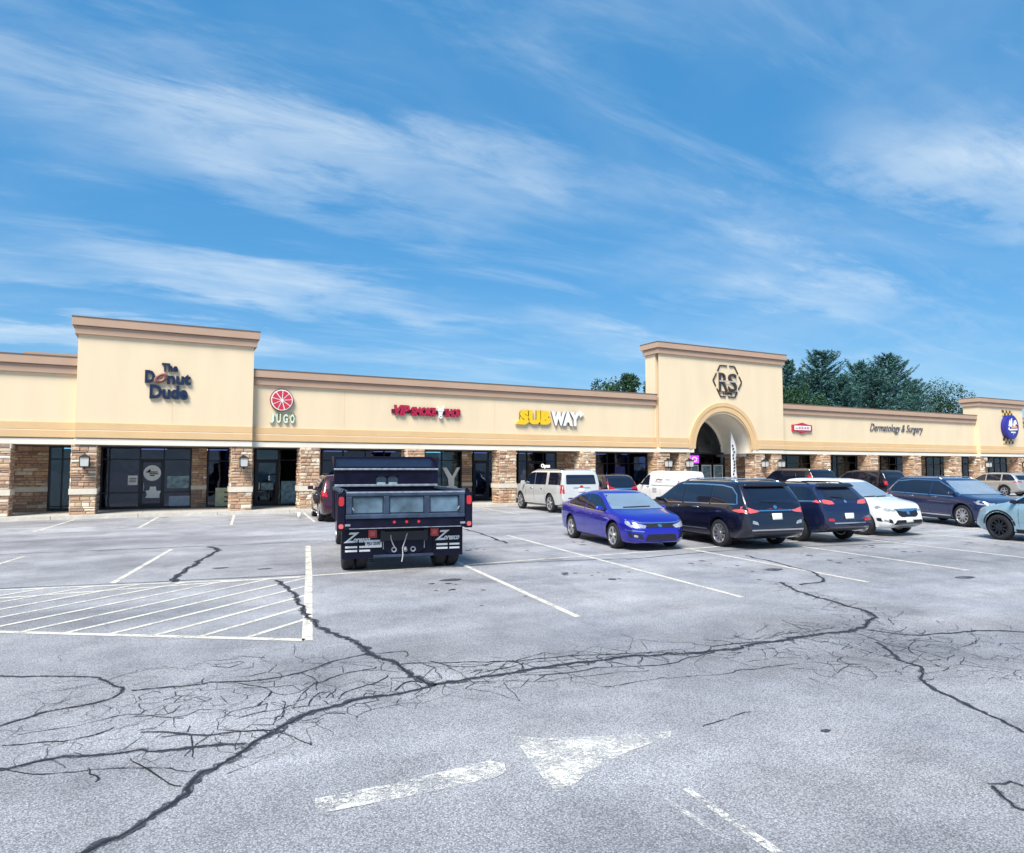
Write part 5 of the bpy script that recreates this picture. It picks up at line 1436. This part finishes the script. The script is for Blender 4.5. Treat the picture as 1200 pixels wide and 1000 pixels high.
c.sides('tail_light', [(-2.35, .82), (-2.24, .82), (-2.24, 1.36), (-2.33, 1.36)], M_RED, off=.01)
c.line('door_seam', 'B', [(0, .55), (0, 1.70)], .015, M_BLK, off=.004)
c.panel('rear_bumper', 'B', [(-.84, .44), (.84, .44), (.84, .60), (-.84, .60)], M_BLK, r=.03)
c.panel('plate_recess', 'B', [(-.70, .86), (-.10, .86), (-.10, .98), (-.70, .98)], M_BLK, off=.006)
M_VINK = mat('van_print', (.30, .07, .12), .5); M_VINK2 = mat('van_print_grey', (.25, .25, .27), .5); M_VGRN = mat('van_print_green', (.10, .30, .12), .5)
for f in 'LR':
    c.line('printed_script', f, [(-.2, 1.36), (-.45, 1.42), (-.6, 1.38), (-.8, 1.40)], .06, M_VINK, off=.006)
    c.line('printed_script', f, [(-.15, 1.28), (-.85, 1.27)], .03, M_VINK2, off=.006)
    c.line('printed_script', f, [(-1.1, 1.40), (-1.5, 1.40)], .03, M_VINK2, off=.006)
    for k in range(4): c.panel('printed_line', f, [(.05, .70 + .07 * k), (-.35, .70 + .07 * k), (-.35, .735 + .07 * k), (.05, .735 + .07 * k)], M_VINK2, off=.006)
c.line('printed_script', 'B', [(-.55, 1.44), (-.3, 1.48), (.3, 1.45)], .045, M_VINK, off=.006)
c.panel('printed_line', 'B', [(-.3, 1.32), (.4, 1.32), (.4, 1.35), (-.3, 1.35)], M_VINK2, off=.006)
c.sym('printed_mark', 'B', [(.28, 1.12), (.42, 1.12), (.42, 1.17), (.28, 1.17)], M_VGRN, off=.006)
c.place(24.9, 29.4, UPH)

# ---- black SUVs right of the arch
P_BLK = paint('gloss_black', (.006, .006, .013), .2, .22)
es = suv_lines(5.38, 2.06, 1.92, 1.26, 1.24, .26, 1.45, .65, -2.25, tail=.32, plan_r=.86, plan_f=.76, nose=.62, beltrise=.0, bumpr=.68)
xe, _ = at_y(955, 560, 26.8)
c = big_suv('full_size_suv', 'tall gloss black full-size SUV with roof rails parked near the arch', P_BLK, es, 1.30, M_RED, [(.86, .80), (.965, .80), (.93, 1.70), (.86, 1.70)], spokes=7)
for f in 'LR': c.line('window_trim', f, [(-1.38, 1.28), (-1.20, 1.70)], .05, M_CHROME, off=.009)
c.plate('B', .95); c.panel('hatch_trim', 'B', [(-.66, 1.18), (.66, 1.18), (.66, 1.24), (-.66, 1.24)], M_CHROME, off=.012)
c.place(xe + 1.25, 29.4, UPH)
rr_ = suv_lines(5.0, 2.0, 1.84, 1.18, 1.18, .25, 1.42, .62, -2.1, tail=.34, plan_r=.84, plan_f=.72, nose=.60, beltrise=.0, bumpr=.66)
xe, _ = at_y(1034, 570, 27.0)
c = big_suv('boxy_suv', 'black boxy SUV with upright red tail lights by the far shops', P_BLK, rr_, 1.26, M_RED, [(.82, .96), (.93, .96), (.93, 1.22), (.82, 1.22)], wheelr=.40, chrome=False, axles=(1.48, -1.44))
c.sides('tail_light', [(-2.47, .96), (-2.30, .96), (-2.30, 1.22), (-2.45, 1.22)], M_RED, off=.01)
c.line('side_vent', 'L', [(-1.55, 1.12), (-1.40, .92)], .03, M_CHROME, off=.009); c.plate('B', .95)
c.place(xe + 1.6, 29.3, UPH)
# ---- grey crossover at the end
P_GRY = paint('warm_grey', (.50, .48, .45), .5, .3)
gx = suv_lines(4.65, 1.84, 1.66, 1.05, 1.05, .21, 1.20, .32, -1.55, tail=.50, plan_r=.82)
c = Car('grey_crossover', 'silver grey crossover parked below the end tower', 'car', tum=.33, paint_m=P_GRY, axles=(1.42, -1.30), wr=.36, spokes=5, **gx)
c.glasshouse([(-2.0, -1.15), (-1.05, -.02), (.05, 1.28)], trim=M_CHROME)
c.screen('windscreen', 'F', 1.18, .38); c.panel('rear_window', 'B', [(-.62, 1.16), (.62, 1.16), (.54, 1.48), (-.54, 1.48)], M_CGLASS, r=.05)
c.mirrors(.95, 1.06, M_BLK); c.handles((.22, -.8), .96, P_GRY); c.seams((.85, .0, -1.0), .4)
c.sides('tail_light', [(-2.3, 1.10), (-1.95, 1.02), (-1.98, .98), (-2.3, .98)], M_RED, off=.008); c.sym('tail_light', 'B', [(.4, .98), (.9, 1.0), (.9, 1.10), (.42, 1.06)], M_RED, r=.02, off=.008)
c.sides('sill_cladding', [(-.86, .24), (.96, .23), (.96, .36), (-.86, .37)], M_BLK, off=.006); c.plate('B', .72)
for ax in (1.42, -1.30):
    for f in 'LR': c.line('arch_cladding', f, [(ax + .455 * math.cos(t), .375 + .455 * math.sin(t)) for t in [R(8 + 164 * k / 10) for k in range(11)]], .05, M_BLK, off=.008)
xg, _ = at_y(1186, 580, 27.2)
c.place(xg + .45, 28.6, UPH)
# ---- maroon SUV beyond the truck
ms = suv_lines(4.9, 1.95, 1.76, 1.12, 1.10, .22, 1.3, .45, -1.8, tail=.40, plan_r=.84)
c = Car('maroon_suv', 'dark maroon SUV mostly hidden behind the dump truck', 'car', tum=.28, paint_m=P_WINE, axles=(1.45, -1.40), wr=.37, spokes=6, **ms)
c.glasshouse([(-2.0, -1.2), (-1.1, -.05), (.04, 1.4)], glass=M_TGLASS)
c.screen('windscreen', 'F', 1.28, .52); c.panel('rear_window', 'B', [(-.64, 1.2), (.64, 1.2), (.58, 1.58), (-.58, 1.58)], M_CGLASS, r=.05)
c.mirrors(1.05, 1.14, P_WINE, (.16, .16, .22)); c.handles((.22, -.9), 1.0, M_CHROME); c.seams((.95, 0, -1.05), .42)
c.sides('running_board', [(-.9, .28), (.98, .28), (.98, .34), (-.9, .34)], M_CHROME, off=.03, thick=.02)
c.sym('tail_light', 'B', [(.7, .95), (.9, .97), (.9, 1.2), (.76, 1.18)], M_RED, r=.02, off=.01); c.plate('B', .8)
c.rails(-1.7, .3)
c.place(6.65, 28.0, UPH)

# ================================================================== DUMP TRUCK (seen from behind)
P_TRK = paint('truck_black', (.010, .010, .022), .2, .3)
M_BED = mat('bed_black', (.005, .005, .018), .38, .0, var=.5, scale=5, bump=.2, bscale=25, spec=.22)
M_GATE = mat('gate_slate', (.040, .062, .105), .42, .25, var=.5, scale=4, bump=.12, bscale=20)
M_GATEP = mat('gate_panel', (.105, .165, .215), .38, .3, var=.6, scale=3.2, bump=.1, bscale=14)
M_EDGE = mat('worn_edge', (.30, .33, .38), .4, .4, var=.4, scale=9)
L = 3.4; F = 1.7
tl = dict(L=L, W=2.03, H=2.0,
    top=[(-F, 1.0), (-F + .03, 1.55), (-F + .10, 1.90), (-F + .25, 1.99), (-.9, 2.0), (-.15, 1.97), (.10, 1.88), (.62, 1.36), (.75, 1.32), (1.35, 1.26), (1.58, 1.16), (1.66, .9), (F, .7)],
    belt=[(-F, .95), (-F + .05, 1.28), (.6, 1.24), (1.3, 1.14), (1.6, .98), (F, .66)],
    bot=[(-F, .55), (-F + .1, .50), (1.3, .48), (1.6, .50), (F, .56)],
    plan=[(-F, .92), (-F + .05, .98), (-F + .2, 1.015), (.9, 1.015), (1.4, .99), (1.6, .92), (F, .84)])
trk = Car('dump_truck', 'black dump truck with grey tailgate seen from behind, parked beside the hatched bay', 'truck', tum=.16, paint_m=P_TRK, axles=(.72,), wr=.41, spokes=8, tw=.25, **tl)
T = trk.root; T['group'] = 'cars parked in the lot'; del T['group']
trk.sides('side_window', [(-1.25, 1.30), (-.05, 1.30), (.35, 1.36), (-.02, 1.80), (-.25, 1.86), (-1.25, 1.86)], M_CGLASS, r=.05)
trk.screen('windscreen', 'F', .58, .06); trk.panel('rear_window', 'B', [(-.7, 1.42), (.7, 1.42), (.66, 1.80), (-.66, 1.80)], M_TGLASS, r=.06)
trk.mirrors(.12, 1.38, M_BLK, (.16, .34, .20)); trk.handles((-1.1,), 1.12, M_BLK); trk.seams((.42, -1.35), .6)
trk.sym('headlight', 'F', [(.62, .92), (.90, .94), (.90, 1.12), (.64, 1.12)], M_LAMP, r=.03); trk.panel('grille', 'F', [(-.55, .80), (.55, .80), (.55, 1.12), (-.55, 1.12)], M_CHROME, r=.05)
tp = lambda mb, n, m, par=None, bv=0., sm=False: mb.build(n, m, par or T, sm, bv)
XB, XT = -1.95, -4.85          # bulkhead and tailgate
# chassis
for sy_ in (-1, 1): tp(MB().box(-4.6, 1.2, sy_ * .43 - .04, sy_ * .43 + .04, .58, .80), 'frame_rail', M_BLK)
tp(MB().box(-4.6, -4.5, -.39, .39, .60, .78), 'cross_member', M_BLK)
tp(MB().tube([(-4.05, -.95, .42), (-4.05, .95, .42)], .07, 10), 'rear_axle', M_BLK)
tp(MB().lathe_y([(.001, -.14), (.17, -.1), (.2, 0), (.17, .1), (.001, .14)], 16, c=(-4.05, 0, .42), closed=False), 'differential', M_BLK, sm=True)
r_, tw_ = .42, .22
tp_ = [(.26, -.5 * tw_), (.29, -.52 * tw_), (r_ - .03, -.5 * tw_), (r_, -.35 * tw_), (r_, .35 * tw_), (r_ - .03, .5 * tw_), (.29, .52 * tw_), (.26, .5 * tw_)]
dual = MB().lathe_y(tp_, 32).mesh('wheel', M_TYRE, True)
drim = MB().lathe_y([(.26, -.4 * tw_), (.22, -.1 * tw_), (.10, -.05 * tw_), (.09, -.45 * tw_), (.001, -.45 * tw_)], 24, closed=False).mesh('rim', M_RIM, True)
for y in (-1.06, -.80, .80, 1.06):
    o = bpy.data.objects.new('wheel', dual); link(o, T); o.location = (-4.05, y, r_)
    if y > 0: o.rotation_euler = (0, 0, math.pi)
    q = bpy.data.objects.new('rim', drim); link(q, o)
# bed
tp(MB().box(XT + .06, XB, -1.16, 1.16, .93, 1.0), 'bed_floor', M_BED)
for sy_ in (-1, 1):
    sd_ = tp(MB().box(XT + .06, XB, min(sy_ * 1.161, sy_ * 1.22), max(sy_ * 1.161, sy_ * 1.22), .93, 1.54), 'bed_side', M_BED)
    tp(MB().box(XT + .04, XB + .02, sy_ * 1.19 - .06, sy_ * 1.19 + .06, 1.541, 1.61), 'top_rail', M_GATE, sd_, .012)
    for x in (-4.2, -3.5, -2.8, -2.3): tp(MB().box(x - .05, x + .05, min(sy_ * 1.221, sy_ * 1.28), max(sy_ * 1.221, sy_ * 1.28), .93, 1.54), 'side_rib', M_BED, sd_, .01)
# bulkhead with a view opening and a canopy over the cab
bk = MB(); zb0, zb1 = 1.0, 2.0; o1, o2 = (-.30, .22, 1.62, 1.84), None
oy0, oy1, oz0, oz1 = -.26, .26, 1.60, 1.84
bk.box(XB, XB + .06, -1.22, oy0, zb0, zb1).box(XB, XB + .06, oy1, 1.22, zb0, zb1).box(XB + .001, XB + .059, oy0, oy1, zb0, oz0).box(XB + .001, XB + .059, oy0, oy1, oz1, zb1)
bh_o = tp(bk, 'bulkhead', M_BED)
for ya, yb in ((oy0, -.012), (.012, oy1)):
    tp(MB().prism_yz(rounded([(ya, oz0), (yb, oz0), (yb, oz1), (ya, oz1)], .09), XB + .02, XB + .03), 'pane', M_TGLASS, bh_o)
    tp(MB().prism_yz(rounded([(ya + .02, oz0 + .015), (yb - .02, oz0 + .015), (yb - .02, oz0 + .10), (ya + .02, oz0 + .10)], .03), XB + .012, XB + .018), 'pane_glare', mat('painted_glare', (.30, .42, .46), .1, .3, var=.3), bh_o)  # pale strip painted low on each pane as light through the opening
tp(MB().box(XB - .012, XB + .02, -.012, .012, oz0, oz1), 'mullion', M_BED, bh_o)
tp(MB().box(XB - .05, XB + .0, -1.21, 1.21, 1.60, 1.655), 'cross_rail', M_EDGE, bh_o, .01)
tp(MB().box(XB - .05, XB + .0, -1.23, 1.23, 1.985, 2.03), 'cross_rail', M_EDGE, bh_o, .01)
cp = tp(MB().hexa([(XB, -1.23, 2.03), (XB + .75, -1.23, 2.24), (XB + .75, 1.23, 2.24), (XB, 1.23, 2.03)], [(XB, -1.23, 2.07), (XB + .75, -1.23, 2.28), (XB + .75, 1.23, 2.28), (XB, 1.23, 2.07)]), 'cab_shield', M_BED)
tp(MB().box(XB + .751, XB + .80, -1.23, 1.23, 2.18, 2.32), 'shield_lip', M_BED, cp, .008)
for sy_ in (-1, 1):
    tp(MB().prism_xz([(XB, 2.071), (XB + .74, 2.281), (XB + .74, 2.31), (XB, 2.31)], sy_ * 1.21 - .02, sy_ * 1.21 + .02), 'shield_cheek', M_BED, cp)
# tailgate
tg = tp(MB().box(XT, XT + .045, -1.15, 1.15, 1.07, 1.57), 'tailgate', M_GATE)
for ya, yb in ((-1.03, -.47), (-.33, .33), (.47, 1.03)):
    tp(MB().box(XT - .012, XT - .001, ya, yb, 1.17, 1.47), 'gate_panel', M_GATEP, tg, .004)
for z0, z1 in ((1.06, 1.145), (1.495, 1.585)): tp(MB().box(XT - .06, XT + .05, -1.17, 1.17, z0, z1), 'gate_rail', M_GATE, tg, .014)
for y in (-1.11, -.40, .40, 1.11): tp(MB().box(XT - .055, XT - .001, y - .055, y + .055, 1.146, 1.494), 'gate_post', M_GATE, tg, .012)
for y in (-1.05, 1.05): tp(MB().tube([(XT - .07, y, 1.28), (XT - .07, y * .97, 1.22)], .014, 6), 'gate_latch', M_EDGE, tg)
tp(MB().box(XT - .064, XT - .0605, -1.16, 1.16, 1.555, 1.583), 'edge_wear', M_EDGE, tg)
for sy_ in (-1, 1):
    y = sy_ * 1.255
    po_ = tp(MB().box(XT - .04, XT + .12, y - .075, y + .075, .84, 1.56), 'corner_post', M_BED, None, .015)
    tp(MB().prism_yz(rounded([(y - .05, 1.31), (y + .05, 1.31), (y + .05, 1.49), (y - .05, 1.49)], .05), XT - .058, XT - .041), 'oval_lamp', M_RED, po_)
    tp(MB().prism_yz(rounded([(y - .045, .88), (y + .045, .88), (y + .045, .97), (y - .045, .97)], .04), XT - .058, XT - .041), 'marker_lamp', M_REDL, po_)
    tp(MB().tube([(XT - .02, y, 1.56), (XT + .0, y - sy_ * .05, 1.63)], .03, 8), 'gate_hinge', M_BED, po_)
    tp(MB().box(XT - .035, XT - .02, sy_ * 1.13 - .05, sy_ * 1.13 + .05, .925, .965), 'reflector', M_EDGE)
sill = tp(MB().box(XT - .02, XT + .14, -1.17, 1.17, .86, 1.055), 'rear_sill', M_BED, None, .01)
for y in (.24, 0, -.24): tp(MB().lathe_y([(.001, 0), (.032, 0), (.028, -.02), (.001, -.024)], 14, closed=False), 'marker_lamp', M_RED, sill).__setattr__('matrix_local', Matrix.Translation((XT - .021, y, .985)) @ Matrix.Rotation(R(-90), 4, 'Z'))
tp(MB().box(XT - .022, XT - .0205, -1.1, 1.1, .868, .882), 'edge_wear', M_EDGE, sill)
# apron panels behind the wheels, lamps, plate and lettering
XA = -4.52
def back_text(s, y, z, w, h, m, sh=.25, par=None):
    return letters(s, .2, .004, m, par, lambda a, b, c: (XA - .026 - c, y - a, z + b), width=w, height=h, offset=.006, shear=sh)
ap_l = []
for sy_ in (1, -1):
    a_, b_ = sorted((sy_ * .60, sy_ * 1.21))
    ap_o = tp(MB().box(XA - .02, XA, a_, b_, .26, .85), 'mud_flap', M_BED)
    cy = (a_ + b_) / 2
    back_text('Z', cy + .17, .575, .20, .20, M_WHITE, .5, ap_o); back_text('oresco', cy - .06, .575, .32, .085, M_WHITE, .35, ap_o)
    for z in (.47, .395):
        for k in range(2): tp(MB().box(XA - .026, XA - .021, cy - .24 + k * .25, cy - .03 + k * .27, z, z + .038), 'text_bar', M_WHITE, ap_o)
    lo_ = tp(MB().box(XA - .05, XA - .021, sy_ * .62 - .085, sy_ * .62 + .085, .66, .83), 'stop_lamp', M_RED, None, .02)
    tp(MB().box(XA - .056, XA - .051, sy_ * .62 - .045, sy_ * .62 + .045, .70, .79), 'lens', M_REDL, lo_, .004)
pl_o = tp(MB().box(XA - .04, XA - .027, .44, .76, .47, .62), 'number_plate', M_PLATE)
letters('PJU 2330', .2, .003, M_INK, pl_o, lambda a, b, c: (XA - .043 - c, .60 - a, .505 + b), width=.26, height=.075, offset=.004)
tp(MB().box(XA + .0, XA + .06, -.60, .60, .30, .84), 'tow_plate', M_BED, None)
hp = tp(MB().prism_yz([(-.42, .42), (-.30, .33), (.30, .33), (.42, .42), (.42, .72), (.38, .78), (-.38, .78), (-.42, .72)], XA - .05, XA - .002), 'hitch_plate', M_BED, None, .015)
for a_, b_ in (((-.39, .76), (.39, .76)), ((-.41, .43), (-.41, .72)), ((.41, .43), (.41, .72))):
    tp(MB().tube([(XA - .055, *a_), (XA - .055, *b_)], .008, 6), 'edge_wear', M_EDGE, hp)
tp(MB().tube([(XA - .05, -.02, .45), (XA - .12, -.02, .44), (XA - .16, -.02, .40)], .035, 8), 'pintle_hook', M_EDGE, hp)
for y in (.2, -.18): tp(MB().lathe_y([(.03, -.01), (.055, -.012), (.055, .012), (.03, .01)], 14), 'hitch_ring', M_EDGE, hp).__setattr__('matrix_local', Matrix.Translation((XA - .066, y, .42)) @ Matrix.Rotation(R(90), 4, 'Z'))
M_ROPE = mat('pale_cable', (.55, .52, .50), .7)
tp(MB().tube([(XA - .07, .27, .73), (XA - .08, .26, .62), (XA - .09, .22, .52), (XA - .07, .17, .44)], .010, 6), 'trailer_cable', M_ROPE, hp)
tp(MB().tube([(XA - .07, -.06, .74), (XA - .10, -.02, .62), (XA - .12, .04, .45), (XA - .12, .03, .30), (XA - .11, .05, .18)], .011, 6), 'trailer_cable', M_ROPE, hp)
tp(MB().box(XA - .06, XA + .1, -.60, .60, .27, .325), 'bumper_bar', M_GATE, None, .01)
hd_ = UPH + R(-3)
fw = Vector((math.cos(hd_), math.sin(hd_))); tgc = Vector((4.40, 12.95)); cpos = tgc - fw * XT
trk.place(cpos.x, cpos.y, hd_)

# ================================================================== TREES behind the roof
M_BARK = mat('bark', (.09, .065, .05), .95, var=.3, scale=8, bump=.5, bscale=14)
def leafmat(name, c):
    m = mat(name, c, .7, var=.45, scale=.9, spec=.2); return m
NEED = [leafmat('needles_a', (.050, .135, .115)), leafmat('needles_b', (.095, .215, .165)), leafmat('needles_c', (.034, .088, .098))]
LEAF = [leafmat('leaf_a', (.030, .080, .040)), leafmat('leaf_b', (.042, .100, .048)), leafmat('leaf_c', (.020, .048, .025))]
def conifer(x, y, h, spread, seed, label):
    r = random.Random(seed); root = empty('conifer_tree', (x, y, 0)); tag(root, label, 'tree', 'trees behind the building')
    MB().tube([(0, 0, -.1), (.05, .02, h * .5), (0, 0, h)], .24, 8, r1=.02).build('trunk', M_BARK, root, True)
    cr = MB(); br = MB()
    z = h * .18
    while z < h - .15:
        t = (z - h * .18) / (h * .82); ln = spread * (1 - t) ** .62 * r.uniform(.65, 1.15) + .25
        for k in range(r.choice((4, 5, 6))):
            a = r.uniform(0, 6.283); l_ = ln * r.uniform(.6, 1.12); up = r.uniform(.0, .35) + .55 * t * t; sag = r.uniform(.0, .25)
            pts = []
            for i in range(7):
                q = i / 6; pts.append(Vector((math.cos(a) * l_ * q, math.sin(a) * l_ * q, z + l_ * (up * q * q * .7 + up * q * .3 - sag * q * (1 - q) * 2))))
            br.tube(pts, .03, 4, r1=.008)
            n = int(6 + l_ * 9)
            for i in range(n):
                q = .12 + .88 * (i + r.random()) / n; j = min(5, int(q * 6)); p = pts[j].lerp(pts[j + 1], q * 6 - j)
                mi = r.choices((0, 1, 2), (4, 2 if z > h * .4 else 3, 3))[0]
                for _ in range(3):
                    d = Vector((math.cos(a) * .6 + r.gauss(0, .65), math.sin(a) * .6 + r.gauss(0, .65), r.gauss(.18, .35))).normalized()
                    s_ = d.orthogonal().normalized() * r.uniform(.03, .065); s2 = d.cross(s_)
                    e = p + d * r.uniform(.22, .50); w_ = s_ if r.random() < .5 else s2
                    cr.add([p - w_, p + w_, e + w_ * .4, e - w_ * .4], [(0, 1, 2, 3)], mi)
        z += r.uniform(.22, .42) * (1 - .3 * t)
    br.build('branches', M_BARK, root)['kind'] = 'stuff'
    cr.build('crown', NEED, root)['kind'] = 'stuff'
def broadleaf(x, y, h, rad, seed, label, low=.45):
    r = random.Random(seed); root = empty('broadleaf_tree', (x, y, 0)); tag(root, label, 'tree', 'trees behind the building')
    MB().tube([(0, 0, -.1), (.1, .05, h * .4), (0, 0, h * .8)], .22, 8, r1=.05).build('trunk', M_BARK, root, True)
    cr = MB(); lm = MB()
    for k in range(26):
        a = r.uniform(0, 6.283); zz_ = r.uniform(low, .94) * h; q = math.sqrt(max(0, 1 - ((zz_ / h - .66) / .36) ** 2))
        rr = rad * q * r.uniform(.35, 1.0); c_ = Vector((math.cos(a) * rr, math.sin(a) * rr, zz_))
        lm.tube([(0, 0, zz_ * .62), c_ * .55 + Vector((0, 0, zz_ * .38)), c_], .05, 5, r1=.012)
        cs = rad * r.uniform(.22, .40)
        for _ in range(r.randint(170, 260)):
            d = Vector((r.gauss(0, 1), r.gauss(0, 1), r.gauss(0, .75))).normalized() * cs * r.uniform(.35, 1.1) ** .6
            p = c_ + d; n_ = Vector((r.gauss(0, 1), r.gauss(0, 1), r.gauss(.6, 1))).normalized(); u_ = n_.orthogonal().normalized(); v_ = n_.cross(u_)
            sz = r.uniform(.09, .20); mi = r.choices((0, 1, 2), (4, 2.5, 3))[0]
            cr.add([p + u_ * sz, p + v_ * sz * .6, p - u_ * sz, p - v_ * sz * .6], [(0, 1, 2, 3)], mi)
    lm.build('limbs', M_BARK, root)['kind'] = 'stuff'
    cr.build('crown', LEAF, root)['kind'] = 'stuff'
def tree_at(u, vtop, Y):
    x, z = at_y(u, vtop, Y); return x, z
for i, (u, v, Y, sp, lab) in enumerate((
        (925, 424, 68, 5.0, 'thin dark conifer half hidden by the arched tower'),
        (962, 412, 70, 8.0, 'tall spiky conifer with an open top behind the parapet'),
        (1006, 426, 72, 7.0, 'blue green conifer of middle height in the conifer clump'),
        (1040, 417, 70, 9.0, 'broad blue green conifer with long side boughs at the clump end'),
        (985, 440, 66, 6.0, 'low bushy conifer in front of the conifer clump'),
        (1068, 446, 74, 6.0, 'short dark conifer beside the leafy trees'),
        (945, 436, 72, 7.0, 'dense conifer between the tower and the tall spiky conifer'),
        (1024, 432, 66, 7.0, 'dense low blue green conifer before the broad one'))):
    x, z = tree_at(u, v, Y); conifer(x, Y, z, sp, 50 + i, lab)
for i, (u, v, Y, rd, lab) in enumerate((
        (933, 450, 64, 3.6, 'bright green leafy bush tree at the edge of the arched tower'),
        (1088, 446, 76, 5.0, 'round dark leafy tree between conifers and end tower'),
        (1115, 452, 74, 4.6, 'lighter green leafy tree touching the end tower'),
        (742, 434, 64, 2.6, 'slender leafy tree rising beside the arched tower'),
        (712, 446, 66, 3.6, 'low leafy tree top showing over the parapet'),
        (757, 446, 64, 3.0, 'leafy tree mostly hidden behind the corner of the arched tower'))):
    x, z = tree_at(u, v, Y); broadleaf(x, Y, z, rd, 80 + i, lab)
